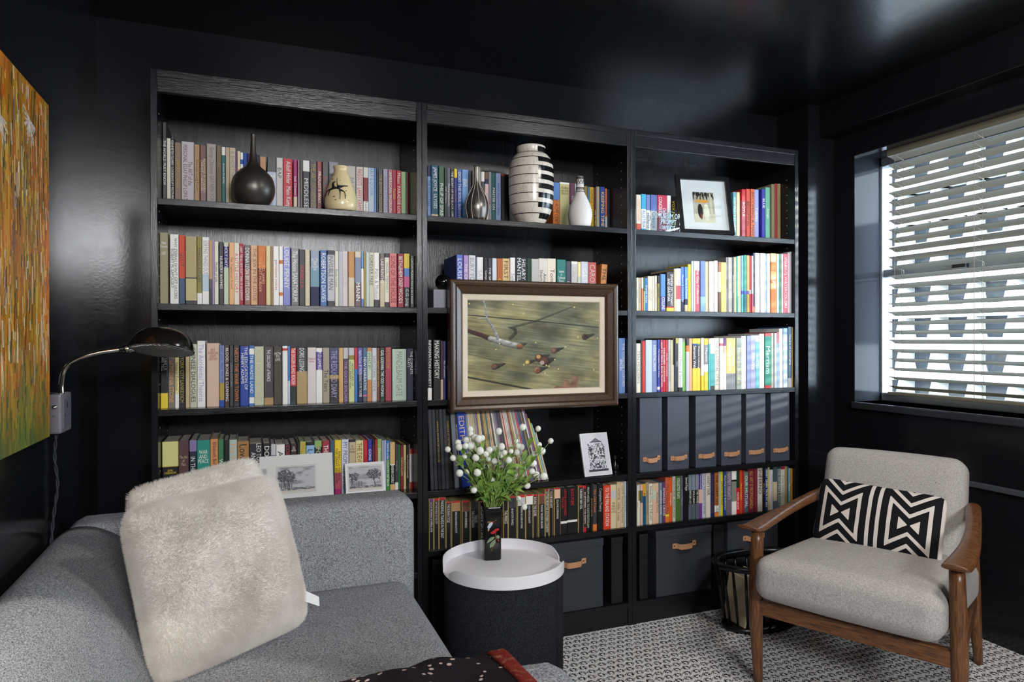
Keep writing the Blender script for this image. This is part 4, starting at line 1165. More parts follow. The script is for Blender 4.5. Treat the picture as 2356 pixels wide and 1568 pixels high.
b.build('body', mat('dark_bronze', '26262a', .25, .6), t)

# ---------------------------------------------------------------- magazine files, boxes and cases
def strap(parent, x, z, w, h, y0, sag=0.0, tilt=0.0, out=.008, up_=True, riv=M_BRASS):
    """leather pull: flat ends, raised middle"""
    n = 22; vs = []; fs = []
    for i in range(n+1):
        u = i/n; e = min(1, max(0, (min(u, 1-u)-.14)/.13)); e = e*e*(3-2*e)
        yy = y0-.001-out*e; zz = z-sag*math.sin(PI*u)*e+tilt*(u-.5)
        hh = h/2*(1 if .05 < u < .95 else .93)
        for k, (dz, dy) in enumerate(((-hh, 0), (hh, 0), (hh, -.0018), (-hh, -.0018))): vs.append((x+w*u, yy+dy, zz+dz))
    for i in range(n):
        for k in range(4): fs.append((i*4+k, i*4+(k+1) % 4, i*4+4+(k+1) % 4, i*4+4+k))
    fs += [(3, 2, 1, 0), (n*4, n*4+1, n*4+2, n*4+3)]
    b = MB(); b.add(vs, fs, 0, False); o = b.build('leather_pull', M_LEATH, parent)
    for u in (.085, .915):
        b = MB(); b.lathe([(.0, -.0016), (.0022, -.001), (.0026, 0)], 12)
        b.v = [(x+w*u+p[0], y0-.0028+p[2], z+tilt*(u-.5)+p[1]) for p in b.v]; b.build('rivet', riv, o)
FX = [1.641, 1.7645, 1.894, 2.017, 2.139, 2.265]
for i, x in enumerate(FX):
    t = thing('magazine_file', '%s charcoal magazine file with tan leather pull, counting from the left' % nth(i+1), 'magazine file', (x, .012, .5655), 0, 'magazine files on the fourth shelf')
    b = MB(); b.cbox((0, 0, 0), (.098, .24, .283), .0014); b.build('body', M_FILE, t)
    strap(t, .012, .047+(.004 if i == 0 else 0), .076, .017, 0, .006 if i == 0 else .0015, .004, .010 if i < 4 else .007)
def lidbox(x, w, h, label, hx, hw, hz):
    t = thing('storage_box', label, 'storage box', (x, .005, .0855), 0, 'charcoal storage boxes at the bottom')
    b = MB(); b.cbox((.002, .002, 0), (w-.002, .248, h-.02), .0012); b.build('box', M_BOX, t)
    b = MB(); b.cbox((0, 0, h-.026), (w, .25, h), .0012); b.build('lid', M_BOX, t)
    strap(t, hx-x, hz-.0855, hw, .02, .002, .004, .004, .016, riv=mat('dark_rivet', '2a2422', .4, .8))
lidbox(1.225, .256, .252, 'charcoal lidded box with leather pull behind the round side table', 1.300, .108, .262)
lidbox(1.707, .258, .252, 'charcoal lidded box with leather pull, left of the magazine basket', 1.781, .108, .275)
lidbox(2.040, .258, .252, 'charcoal lidded box half hidden behind the armchair\'s arm', 2.117, .108, .268)
for x, w, lab in ((.836, .034, 'thin black upright case left of the round side table'), (1.517, .048, 'black upright case right of the box behind side table'), (1.638, .036, 'black upright case at the left end of the right bookcase'), (1.978, .050, 'black upright case between the two right hand storage boxes')):
    t = thing('document_case', lab, 'document case', (x, .010, .0855), 0, 'black document cases')
    b = MB(); b.cbox((0, 0, 0), (w, .235, .245), .003); b.build('body', M_BOXD, t)
    b = MB(); b.cbox((-.001, -.0015, .225), (w+.001, .236, .247), .003); b.build('cap', M_BOXD, t)

# ---------------------------------------------------------------- the acorn painting on the bookcase front
t = thing('framed_painting', 'brown framed painting of acorns and twig on boards, hung on bookcase', 'picture', (.885, -.003, .829))
PW, PH = .637, .443
M_FR = walnut('frame_wood', (3, 3, 3)); M_FR.name = 'dark_frame_wood'
prof = [(0, 0), (0, .030), (.004, .036), (.010, .038), (.018, .034), (.021, .030), (.024, .033), (.040, .024), (.046, .017), (.048, .012)]   # (inwards, forwards)
def moulding(prof, w, h, inset, smooth=False):
    b = MB(); rings = []
    for (cx_, cz_, sx, sz) in ((0, 0, 1, 1), (w, 0, -1, 1), (w, h, -1, -1), (0, h, 1, -1)):
        rings.append([(cx_+sx*(inset+p), -q, cz_+sz*(inset+p)) for p, q in prof])
    n = len(prof); vs = [p for r in rings for p in r]; fs = []
    for j in range(4):
        j2 = (j+1) % 4
        for k in range(n-1): fs.append((j*n+k, j2*n+k, j2*n+k+1, j*n+k+1))
    b.add(vs, fs, 0, smooth); return b
m_ = mat('brown_frame', '4a3425', .3); base(m_, ramp(m_, noise(m_, coords(m_), 160, 4), [(.35, '3b291d'), (.65, '503a2a')]))
moulding(prof, PW, PH, 0).build('frame', m_, t)
moulding([(0, .014), (.002, .017), (.018, .013), (.021, .009)], PW, PH, .047).build('linen_liner', mat('linen_liner_cloth', 'd8c9b4', .85), t)
b = MB(); b.box((.005, -.008, .005), (PW-.005, -.0005, PH-.005)); b.build('backing', mat('backing_board', '3a3028', .8), t)
def acorns(s, tt):
    A = PW/PH
    gx = s*3.2; gy = (tt-.20*s)*64
    n = fbm(gx*1.2, gy, 1); n2 = fbm(s*5, tt*6, 5); n3 = fbm(s*7+3, (tt-.2*s)*9, 11)
    c = C3('6c6a4c')+(n2-.5)[..., None]*np.array([.42, .36, .22])+(n3-.5)[..., None]*np.array([.10, .14, .16])
    c = c*(.80+.34*n+.34*(fbm(s*6, (tt-.2*s)*190, 91, 2)-.5)+.06)[..., None]*np.array([1.06, 1.05, 1.08])
    def line(pts, wd, col, al=1.0, bark=0):
        nonlocal c
        for (x0, y0, w0), (x1, y1, w1) in zip(pts, pts[1:]):
            dx, dy = (x1-x0)*A, y1-y0; l2 = dx*dx+dy*dy
            u = np.clip((((s-x0)*A)*dx+(tt-y0)*dy)/l2, 0, 1)
            px_, py_ = (s-x0)*A-u*dx, (tt-y0)-u*dy; d = np.hypot(px_, py_); w = w0+(w1-w0)*u
            k = d < w
            sh = np.clip((-py_/np.maximum(w, 1e-5))*.35+.8, .35, 1.15)
            cc = np.array(col)*sh[..., None]
            if bark: cc = cc*(.72+.5*fbm(s*60, tt*60, 31, 2))[..., None]
            a = al*np.clip((w-d)/.003, 0, 1)
            c = np.where(k[..., None], c*(1-a[..., None])+cc*a[..., None], c)
    dk = C3('2a2a24')
    line([(0, .165, .007), (.5, .225, .008), (1, .295, .006)], 0, dk, .85); line([(0, .585, .004), (.2, .67, .004), (.5, .80, .002)], 0, dk, .6); line([(0, .845, .011), (.3, .945, .011), (.5, 1.01, .010)], 0, dk, .85)
    shd = C3('3a3b2e')
    line([(.31, .42, .02), (.35, .36, .02), (.345, .32, .018), (.30, .30, .01)], 0, shd, .7); line([(.32, .30, .014), (.5, .225, .013), (.78, .06, .008)], 0, shd, .6); line([(.38, .50, .03), (.43, .48, .01)], 0, shd, .8)
    line([(.0, .335, .022), (.10, .385, .026), (.17, .43, .028)], 0, C3('4a2c1e')); line([(.165, .425, .030), (.27, .475, .036), (.375, .512, .034)], 0, C3('b4b2ac'), 1, 1)
    line([(.375, .512, .031), (.388, .515, .028)], 0, C3('9a6440'), 1, 1)
    line([(.112, -.02, .009), (.135, .12, .010), (.138, .2, .012), (.175, .28, .014), (.205, .37, .016), (.215, .42, .018)], 0, C3('b0b2b4'), 1, 1); line([(.075, .205, .007), (.138, .2, .010)], 0, C3('a8a8a4'))
    for x, y, r, col in ((.195, .735, .036, '6e4c3a'), (.64, .562, .034, '80594a'), (.525, .645, .046, '6a4032'), (.57, .685, .054, '5f3c30'), (.512, .785, .040, '94705a'), (.438, .695, .028, 'd0b060'), (.884, .405, .036, '55382e')):
        line([(x+.02, y-.005, r*.8), (x+.075, y-.03, r*.25)], 0, C3('2c2d24'), .8)
        d = np.hypot((s-x)*A, tt-y)/r; k = d < 1
        shx = np.clip(1.05-.5*d**2+.35*(-(tt-y)/r-(s-x)*A/r)*.6, .4, 1.4); c = np.where(k[..., None], C3(col)*shx[..., None], c)
    for x, y, r, col in ((.548, .70, .024, 'a89888'), (.52, .63, .022, 'c09858'), (.515, .79, .022, '7a4420'), (.888, .402, .020, '2c1c18')):
        k = np.hypot((s-x)*A, tt-y) < r; c[k] = C3(col)
    for x, y in ((.33, .04), (.41, .14), (.80, .06), (.015, .04), (.23, .48), (.205, .545), (.50, .47), (.73, .52), (.645, .665), (.58, .73), (.675, .775), (.57, .82), (.41, .72), (.955, .79), (.83, .41), (.985, .42), (.60, .74)):
        c[np.hypot((s-x)*A, tt-y) < .0075] = C3('d8c480')
    poly = [(.63, 1.0), (.66, .965), (.70, .975), (.735, .875), (.765, .95), (.785, .90), (.775, .87), (.835, .865), (.825, .93), (.815, 1.0)]
    ins = np.zeros(s.shape, bool); j = len(poly)-1
    for i in range(len(poly)):
        xi, yi = poly[i]; xj, yj = poly[j]
        ins ^= ((yi > tt) != (yj > tt)) & (s < (xj-xi)*(tt-yi)/(yj-yi+1e-9)+xi); j = i
    c = np.where(ins[..., None], C3('7e5c48')*(.7+.6*fbm(s*18, tt*18, 77))[..., None], c)
    return c
picture('canvas', acorns, 420, 320, (.067, -.0090, PH-.067), (PW-.134, 0, 0), (0, 0, -(PH-.134)), t, .45)

# large abstract canvas on the left wall
t = thing('canvas_painting', 'large unframed orange and green abstract canvas on the left wall', 'picture', (XL, -1.10, .857))
b = MB(); b.cbox((.002, 0, 0), (.036, .69, .740), .001); b.build('stretcher_canvas', mat('gilt_canvas_edge', 'b0a058', .6), t)
def abstract(s, tt):
    n = fbm(s*20, tt*3.0, 1, 5); n1 = fbm(s*7+2, tt*2.2, 21)
    c = C3('c07a20')+(n-.5)[..., None]*np.array([.45, .40, .12])+(n1-.5)[..., None]*np.array([.25, -.25, -.1])
    H, Wd = s.shape; q = np.random.RandomState(5)
    bands = [('e0962a d9741c e8b040 c4541c b8401a f0c860'.split(), 1500), ('4a5a2c 33402a 6a7434 24301f'.split(), 700), ('f0e4cc e8d8b8 f4ece0'.split(), 520), ('6a7898 8a4a5a 7a3040'.split(), 120)]
    for cols, k in bands:
        for _ in range(k):
            u, v = q.rand(), q.rand(); L = int((.02+.09*q.rand()**2)*H); w = max(1, int((.003+.009*q.rand())*Wd)); x = int(u*Wd); y = int(v*H)
            if cols[0] == 'f0e4cc' and not (.45 < v < .75 or v < .35 and q.rand() < .6): continue
            col = C3(cols[q.randint(len(cols))]); sl = (q.rand()-.5)*.35
            if v > .74 and q.rand() < (v-.70)*3.2: col = C3(['5f7a3a', '47703f', '8a8a3a', '3f6244'][q.randint(4)])
            for yy in range(max(0, y), min(H, y+L)):
                xx = int(x+sl*(yy-y)*Wd/H*.9); a_ = max(0, xx); b_ = min(Wd, xx+w)
                if b_ > a_: c[yy, a_:b_] = c[yy, a_:b_]*.25+col*.75
    for x, y in ((.55, .16), (.80, .10)):
        for k in range(15):
            an = k/26*2*PI+q.rand()*.3; R0 = .035+.035*q.rand()
            for t_ in np.linspace(.1, 1, 26):
                i = int((x+math.cos(an)*R0*t_)*Wd); j = int((y+math.sin(an)*R0*t_*1.1)*H)
                if 0 <= i < Wd-2 and 0 <= j < H-2: c[j:j+2, i:i+2] = C3('f2e2d2')*(1-.25*q.rand())
    g = np.clip((tt-.80)/.2, 0, 1)[..., None]*.55; c = c*(1-g)+C3('4f6f3c')*g
    return c*(.86+.28*fbm(s*70, tt*8, 41, 3))[..., None]
picture('painted_face', abstract, 340, 380, (.0366, 0, .740), (0, .69, 0), (0, 0, -.740), t, .35, .4)
for _ in flush_text(): pass
# ---------------------------------------------------------------- sofa
t = thing('sofa', 'grey tweed sofa along the left wall, seen over its arm', 'sofa', (.27, -.75, 0))
SO = Vector((.27, -.75, 0))
def sb(b, name, m=M_TWEED, parent=None):
    b.v = [(p[0]-SO.x, p[1]-SO.y, p[2]-SO.z) for p in b.v]; return b.build(name, m, parent or t)
b = MB(); b.rbox(((-.17+.722)/2, -.165, .33), (.892, .155, .555), .038, 16, (0, .006, .003)); sb(b, 'far_arm')
b = MB(); b.rbox(((-.17+.712)/2, -1.345, .325), (.882, .19, .545), .045, 16, (0, .006, .004)); sb(b, 'near_arm')
b = MB()
prof = [(p.x, p.y) for p in cr([(-.176, .08, 0), (-.178, .35, 0), (-.177, .56, 0), (-.165, .597, 0), (-.13, .61, 0), (-.08, .600, 0), (-.02, .560, 0), (.035, .49, 0), (.075, .41, 0), (.095, .33, 0), (.095, .15, 0), (.06, .08, 0)], 5)]
rings = []
for k in range(25):
    y = -1.255+(1.01)*k/24; u = k/24; w_ = .004*math.sin(PI*u)
    rings.append([(px_+w_, y, pz_) for px_, pz_ in prof])
b.loft(rings); sb(b, 'back_rest')
b = MB(); b.rbox((.355, -.748, .30), (.675, 1.012, .165), .045, 18, (.006, 0, .010)); sb(b, 'seat_cushion')
b = MB(); b.rbox((.30, -.748, .165), (.70, 1.00, .20), .02, 8); sb(b, 'base_frame')
for x, y in ((-.12, -.16), (.66, -.16), (-.12, -1.36), (.66, -1.36)):
    b = MB(); b.lathe([(.014, 0), (.02, .075)], 16, (x, y, .0)); sb(b, 'leg', M_WALNUT)

# dark quilt with pale dots over the near arm
M_QUILT = mat('dotted_quilt', '1d181c', .9, spec=.15)
m = M_QUILT; vv = coords(m); vo = nd(m, 'ShaderNodeTexVoronoi'); vo.inputs['Scale'].default_value = 62; vo.inputs['Randomness'].default_value = .8; lk(m, vv, vo.inputs['Vector'])
dots = math_n(m, 'LESS_THAN', math_n(m, 'ADD', vo.outputs['Distance'], math_n(m, 'MULTIPLY', noise(m, vv, 260, 2), .22)), .33)
keepd = math_n(m, 'GREATER_THAN', math_n(m, 'FRACT', math_n(m, 'MULTIPLY', nd(m, 'ShaderNodeSeparateColor').outputs[0], 1.0)), -1)
base(m, ramp(m, dots, [(.4, '211b20'), (.6, 'c9b4ae')])); bump(m, noise(m, vv, 26, 3), .5, .006)
M_BIND = mat('red_quilt_binding', '9a3428', .9, spec=.15); base(M_BIND, ramp(M_BIND, noise(M_BIND, coords(M_BIND), 85, 2), [(.54, '7c2822'), (.72, 'a06c50')]))
qt = thing('quilt', 'dark quilt with pale dots and red border draped over the sofa arm', 'quilt', (.3, -1.345, .6))
def qsec(x, off, wob_=0):
    """cross-section over the arm: up the seat side, over the top, down the camera side"""
    pts = [(-1.238, .41), (-1.238, .50), (-1.239, .57), (-1.252, .602), (-1.285, .6135), (-1.345, .616), (-1.405, .613), (-1.438, .60), (-1.450, .56), (-1.451, .42), (-1.451, .28)]
    out = []
    for i, p in enumerate(cr([(0, a, c) for a, c in pts], 4)):
        n = .004*math.sin(x*31+i*.35)+.003*math.sin(x*67-i*.6)
        sgn = 1 if p.y > -1.345 else -1
        lift = max(0, (p.z-.55)/.07)
        out.append((x-.3, p.y+1.345+sgn*(off+abs(n)*.8)*(1-lift*.6), p.z-.6+(off+n)*min(1, lift)))
    return out
b = MB(); secs = [qsec(-.15+.752*k/60, .006) for k in range(61)]
n_ = len(secs[0]); vs = [p for s_ in secs for p in s_]
b.add(vs, [(j*n_+i, (j+1)*n_+i, (j+1)*n_+i+1, j*n_+i+1) for j in range(60) for i in range(n_-1)], 0, True)
o = b.build('quilt_body', M_QUILT, qt); sm_ = o.modifiers.new('thick', 'SOLIDIFY'); sm_.thickness = .006; sm_.offset = 1
b = MB()
secs = [qsec(.594+.022*k/4, .009) for k in range(5)]; vs = [p for s_ in secs for p in s_]
b.add(vs, [(j*n_+i, (j+1)*n_+i, (j+1)*n_+i+1, j*n_+i+1) for j in range(4) for i in range(n_-1)], 0, True)
o = b.build('red_border', M_BIND, qt); sm_ = o.modifiers.new('thick', 'SOLIDIFY'); sm_.thickness = .008; sm_.offset = 1

# ---------------------------------------------------------------- cushions
def cushion(nu, nv, w, h, th, pinch=.10, wr=.0, seed=0):
    """square cushion mesh: front and back face joined along the seam, in the xz plane, facing -y"""
    rg = random.Random(seed); ph = [rg.uniform(0, 6) for _ in range(6)]
    def pt(u, v, side):
        x = u*2-1; z = v*2-1
        e = ((1-abs(x)**3.0)*(1-abs(z)**3.0))
        tk = th*max(0, e)**.62
        kc = 1-.085*(x*x*z*z)**3; xs = kc*x*(1-pinch*(1-z*z)*.5*abs(x)); zs_ = kc*z*(1-pinch*(1-x*x)*.5*abs(z))
        wv = wr*(math.sin(x*5+z*3+ph[0])*.5+math.sin(x*9-z*7+ph[1])*.3+math.sin(z*12+x*4+ph[2])*.2)*e
        return (xs*w/2, -side*(tk/2)+wv, zs_*h/2)
    vs = []; fs = []; ids = {}
    for side in (1, -1):
        for j in range(nv):
            for i in range(nu):
                ed = i in (0, nu-1) or j in (0, nv-1)
                key = (i, j, 0 if ed else side)
                if key not in ids: ids[key] = len(vs); vs.append(pt(i/(nu-1), j/(nv-1), side))
        for j in range(nv-1):
            for i in range(nu-1):
                q = []
                for a, c in ((i, j), (i+1, j), (i+1, j+1), (i, j+1)):
                    ed = a in (0, nu-1) or c in (0, nv-1); q.append(ids[(a, c, 0 if ed else side)])
                fs.append(tuple(q) if side == 1 else tuple(reversed(q)))
    return vs, fs
M_FUR = mat('white_fur', 'ece6de', .85, spec=.2, Sheen_Weight=.3)
base(M_FUR, ramp(M_FUR, noise(M_FUR, coords(M_FUR), 9, 4), [(.3, 'd9d0c6'), (.6, 'f0ebe4')]))
def fur_cushion(label, loc, rz, lean, roll, w, h, th, seed, cnt):
    t = thing('fur_cushion', label, 'cushion', loc, rz)
    M = Matrix.Rotation(math.radians(-lean), 4, 'X') @ Matrix.Rotation(math.radians(roll), 4, 'Y') @ Matrix.Translation((0, 0, h/2))
    vs, fs = cushion(44, 44, w, h, th, .05, .012, seed)
    b = MB(); b.add([tuple(M @ Vector(p)) for p in vs], fs, 0, True); o = b.build('fur_cover', M_FUR, t)
    ps = o.modifiers.new('fur', 'PARTICLE_SYSTEM').particle_system; st = ps.settings
    st.type = 'HAIR'; st.count = cnt; st.hair_length = .0075; st.hair_step = 3
    st.child_type = 'INTERPOLATED'; st.rendered_child_count = 12; st.child_percent = 2; st.child_length = 1; st.roughness_1 = .004; st.roughness_2 = .006; st.roughness_endpoint = .004
    st.clump_factor = .12; st.root_radius = .22; st.tip_radius = .04; st.radius_scale = .0022; st.material = 1
    ps.seed = seed
    return t
ft = fur_cushion('front white fur cushion on the grey sofa seat, sewn label at corner', (.246, -.602, .384), math.radians(30.5), 17, -4, .362, .368, .170, 3, 14000)
b = MB(); b.add([(.150, -.012, .075), (.192, -.020, .050), (.196, -.012, .070), (.160, .0, .095)], [(0, 1, 2, 3)]); o = b.build('care_label', mat('label_tape', 'eeeeee', .7), ft)
o.modifiers.new('thick', 'SOLIDIFY').thickness = .0006
fur_cushion('rear white fur cushion tucked behind the front fur cushion', (.226, -.445, .400), math.radians(28), 15, -7, .330, .368, .12, 8, 8000)

# patterned lumbar cushion on the armchair
CH = (1.742, -.500, 0); CR = math.atan2(-.90, .44)
def chair_w(x, y, z): c, s_ = math.cos(CR), math.sin(CR); return (CH[0]+c*x-s_*y, CH[1]+s_*x+c*y, z)
lc = thing('lumbar_cushion', 'black and white geometric patterned lumbar cushion on the armchair', 'cushion', chair_w(.245, .340, .378), CR+math.radians(1.5))
M = Matrix.Rotation(math.radians(-20), 4, 'X') @ Matrix.Rotation(math.radians(2.5), 4, 'Y') @ Matrix.Translation((0, 0, .102))
vs, fs = cushion(150, 90, .390, .230, .085, .07, .003, 5)
b = MB(); b.add([tuple(M @ Vector(p)) for p in vs], fs, 0, True)
M_PAT = mat('geometric_linen', 'd8d0c8', .85, spec=.2)
o = b.build('cover', M_PAT, lc)
fa = o.data.attributes.new('motif', 'FLOAT', 'POINT'); vals = []
for p in vs:
    x, z = p[0]/.195, p[2]/.115; side = 0 if x < 0 else 1
    lx = (x-(-.54 if side == 0 else .50))/.50; lx_ = abs(lx); lz = abs(z+.05*lx)
    vals.append(max(lx_*.92-.30, lz*.95-lx_*.62)/.30+10.06)
fa.data.foreach_set('value', vals)
m = M_PAT; at = nd(m, 'ShaderNodeAttribute', attribute_name='motif'); fr = math_n(m, 'FRACT', at.outputs['Fac'])
base(m, ramp(m, fr, [(0, '141318'), (.64, 'd9d0c8')], 'CONSTANT')); bump(m, noise(m, coords(m), 500, 2), .3, .001)

# ---------------------------------------------------------------- armchair
ac = thing('armchair', 'walnut framed armchair with pale grey upholstery beside the window wall', 'armchair', CH, CR)
def leg(pts, rad, n=18):
    b = MB(); q = cr(pts, 6); b.tube(q, cr1(rad, 6), n); return b
leg([(.004, .006, 0), (.0, .0, .24), (.004, .002, .475)], [.0135, .021, .0185]).build('front_leg', M_WALNUT, ac)
leg([(.534, .006, 0), (.538, .0, .24), (.532, .002, .475)], [.0135, .021, .0185]).build('front_leg', M_WALNUT, ac)
leg([(.040, .605, 0), (.052, .580, .24), (.056, .570, .495)], [.013, .021, .018]).build('rear_leg', M_WALNUT, ac)
leg([(.492, .608, 0), (.482, .582, .24), (.478, .570, .500)], [.013, .021, .018]).build('rear_leg', M_WALNUT, ac)
def arm(x, sgn):
    ctr = [(x+sgn*.002, -.066, .497), (x+sgn*.001, -.045, .489), (x, .0, .485), (x+sgn*.001, .08, .487), (x-sgn*.004, .20, .493), (x-sgn*.018, .34, .505), (x-sgn*.036, .46, .516), (x-sgn*.052, .570, .520), (x-sgn*.056, .605, .516)]
    wd = [.028, .032, .033, .031, .025, .021, .022, .021, .008]; hd = [.004, .008, .012, .013, .013, .014, .015, .014, .006]
    P_ = cr(ctr, 6); Wd = cr1(wd, 6); Hd = cr1(hd, 6); rings = []
    for p, a, c in zip(P_, Wd, Hd):
        rings.append([(p.x+a*math.copysign(abs(math.cos(w))**.75, math.cos(w)), p.y, p.z+c*math.copysign(abs(math.sin(w))**.75, math.sin(w))-.18*abs(math.cos(w))*c) for w in [2*PI*k/20 for k in range(20)]])
    b = MB(); b.loft(rings); return b
arm(0, -1).build('armrest', M_WALNUTH, ac); arm(.536, 1).build('armrest', M_WALNUTH, ac)
b = MB(); b.cbox((.012, -.010, .214), (.526, .014, .262), .004); b.build('front_rail', M_WALNUTH, ac)
b = MB(); b.cbox((.055, .560, .20), (.485, .580, .25), .004); b.build('rear_rail', M_WALNUTH, ac)
for x, x2 in ((.0, .050), (.534, .484)):
    b = MB(); b.add([(x-.010, .01, .205), (x+.010, .01, .205), (x2+.010, .575, .205), (x2-.010, .575, .205), (x-.010, .01, .25), (x+.010, .01, .25), (x2+.010, .575, .25), (x2-.010, .575, .25)], [(0, 3, 2, 1), (4, 5, 6, 7), (0, 1, 5, 4), (1, 2, 6, 5), (2, 3, 7, 6), (3, 0, 4, 7)]); b.build('side_rail', M_WALNUTH, ac)
Ms = Matrix.Translation((.268, .205, .330)) @ Matrix.Rotation(math.radians(-4.5), 4, 'X')
b = MB(); b.rbox((0, 0, 0), (.492, .580, .130), .042, 18, (.004, .003, .016), M=Ms); b.build('seat_cushion', M_CHAIRF, ac)
Mb = Matrix.Translation((.244, .565, .488)) @ Matrix.Rotation(math.radians(-17), 4, 'X')
b = MB(); b.rbox((0, 0, 0), (.440, .105, .365), .042, 18, (.004, .012, .006), M=Mb); b.build('back_cushion', M_CHAIRF, ac)
b = MB(); b.cbox((.055, .562, .28), (.485, .578, .32), .004); b.build('back_support', M_WALNUTH, ac)

# ---------------------------------------------------------------- round side table with tray
TC = (.998, -.235); TZ = .400
st_ = thing('side_table', 'round charcoal felt drum table with lift off white tray', 'side table', (TC[0], TC[1], 0))
b = MB(); n = 72; prof = [(.178, .002), (.183, .004), (.184, .20), (.184, .360), (.180, .362)]
b.lathe(prof, n); b.build('felt_drum', M_FELT, st_)
b = MB(); a = math.radians(-52); 
for da in (0, .045): b.tube([(.1845*math.cos(a+da), .1845*math.sin(a+da), z) for z in (.004, .18, .36)], .0012, 6)
b.build('drum_seam', M_FELT, st_)
tr = MB(); RT = .1875
tr.lathe([(.0, .3625), (RT-.002, .3625), (RT, .3635), (RT, .3655), (RT-.002, .3665), (.0, .3665)], 96, cap=False)
tr_o = tr.build('tray', M_WHITE, st_)
def rim(a0, a1):
    b = MB(); N = 60; rings = []
    for k in range(N+1):
        a = a0+(a1-a0)*k/N; e = min(k, N-k)/3.0; hh = .3665+.0335*min(1, math.sqrt(min(1, e*.5+.12)))
        rings.append([(r*math.cos(a), r*math.sin(a), z) for r, z in ((RT-.0022, .3640), (RT, .3630), (RT, hh), (RT-.0022, hh))])
    b.loft(rings, smooth=False); return b
D = math.radians
rim(D(190), D(338)).build('tray_rim', M_WHITE, st_); rim(D(-2), D(172)).build('tray_rim', M_WHITE, st_)

# ---------------------------------------------------------------- flower vase and bouquet
VX, VY, VZ = .993, -.140, .3668
va = thing('square_vase', 'glossy black square vase painted with hummingbird and red flower', 'vase', (VX, VY, VZ), D(-12))
def sq(hw, z, r=.007, n=6):
    out = []
    for cx_, cy_, a0 in ((1, 1, 0), (-1, 1, 90), (-1, -1, 180), (1, -1, 270)):
        for k in range(n+1):
            a = D(a0+90*k/n); out.append((cx_*(hw-r)+r*math.cos(a), cy_*(hw-r)+r*math.sin(a), z))
    return out
M_VASE = mat('black_porcelain', '08080a', .08)
b = MB(); lv = [(.0255, 0), (.0275, .003), (.0275, .06), (.0280, .12), (.0285, .145), (.0310, .160), (.0350, .172), (.0335, .1725), (.0285, .158), (.026, .14), (.025, .01)]
b.loft([sq(h_, z, .0075 if z < .15 else .009) for h_, z in lv]); b.build('body', M_VASE, va)
b = MB(); Yp = -.0283
def blob(pts, mi):
    k = len(pts); cx_ = sum(p[0] for p in pts)/k; cz_ = sum(p[1] for p in pts)/k
    vs = [(p[0], Yp, p[1]) for p in pts]+[(cx_, Yp-.0006, cz_)]
    b.add(vs, [(i, (i+1) % k, k) for i in range(k)], mi)
blob([(-.018, .108), (-.012, .119), (-.004, .124), (.001, .120), (-.006, .108), (-.014, .100)], 0)      # bird: pale breast
blob([(-.004, .124), (.000, .127), (.003, .123), (.001, .118)], 1)                                      # red throat
blob([(-.020, .124), (-.006, .126), (-.012, .121)], 3); blob([(-.018, .101), (-.010, .100), (-.015, .092)], 3)   # wing, tail
b.tube([(.002, Yp, .123), (.012, Yp, .130)], .0005, 5, 3)
blob([(-.008, .090), (.002, .096), (.008, .101), (.018, .103), (.020, .097), (.012, .093), (.008, .087), (.000, .085), (-.006, .086)], 1)
blob([(.000, .092), (.004, .094), (.006, .091), (.002, .089)], 0)
for pts in ([(.006, .076), (-.006, .075), (-.016, .066), (-.020, .056), (-.010, .060), (.002, .068)], [(.008, .068), (-.002, .062), (-.010, .052), (-.010, .040), (.002, .047), (.009, .058)], [(.010, .079), (.018, .081), (.022, .075), (.020, .069), (.012, .071)]): blob(pts, 2)
b.tube([(.008, Yp, .086), (.009, Yp, .072), (.004, Yp, .052), (-.006, Yp, .030)], .0007, 5, 3); b.tube([(.011, Yp, .072), (.018, Yp, .063)], .0006, 5, 3); blob([(.015, .064), (.019, .067), (.021, .062), (.017, .059)], 1)
b.build('painted_bird_and_flower', [mat('enamel_pale_blue', 'c4cadc', .3), mat('enamel_red', 'b41a1c', .3), mat('enamel_green', '7a9070', .3), mat('enamel_gold', 'a8803c', .3)], va)

M_STEM = mat('green_stem', '86a050', .6); M_LEAF = mat('green_leaf', '5f8a3c', .5, Subsurface_Weight=.1)
base(M_LEAF, ramp(M_LEAF, noise(M_LEAF, coords(M_LEAF), 40, 2), [(.35, '5c8436'), (.65, '9cbc60')]))
M_PETAL = mat('white_petals', 'f0eee4', .8, Subsurface_Weight=.15)
def head_mesh(seed):
    bm = bmesh.new(); bmesh.ops.create_icosphere(bm, subdivisions=4, radius=1)
    b = MB(); fib = []
    for k in range(110):
        zz = 1-2*(k+.5)/110; an = k*2.39996+seed; fib.append(Vector((math.sqrt(1-zz*zz)*math.cos(an), math.sqrt(1-zz*zz)*math.sin(an), zz)))
    for v in bm.verts:
        th_ = math.atan2(v.co.y, v.co.x); z = v.co.z
        f = max(v.co.dot(q) for q in fib)
        r = .0112*(.88+.16*max(0, (f-.955)/.045)); v.co = Vector((v.co.x*r, v.co.y*r, v.co.z*r*1.06+.008))
    for i, v in enumerate(bm.verts): v.index = i
    b.add([v.co[:] for v in bm.verts], [[v.index for v in f.verts] for f in bm.faces], 0, True); bm.free()
    return b.mesh('flower_head', M_PETAL)
HEADS = [head_mesh(k) for k in range(3)]
def leaf_mesh(L_, wd):
    b = MB(); n = 8; vs = []; fs = []
    for i in range(n+1):
        u = i/n; w = wd*math.sin(PI*min(1, u*.96+.04))**.8*(1-.35*u); z = L_*.22*math.sin(u*2.2)-L_*.25*u*u
        vs += [(u*L_, -w, z+w*.35), (u*L_, 0, z), (u*L_, w, z+w*.35)]
    for i in range(n):
        fs += [(i*3, i*3+3, i*3+4, i*3+1), (i*3+1, i*3+4, i*3+5, i*3+2)]
    b.add(vs, fs, 0, True); return b.mesh('leaf', M_LEAF)
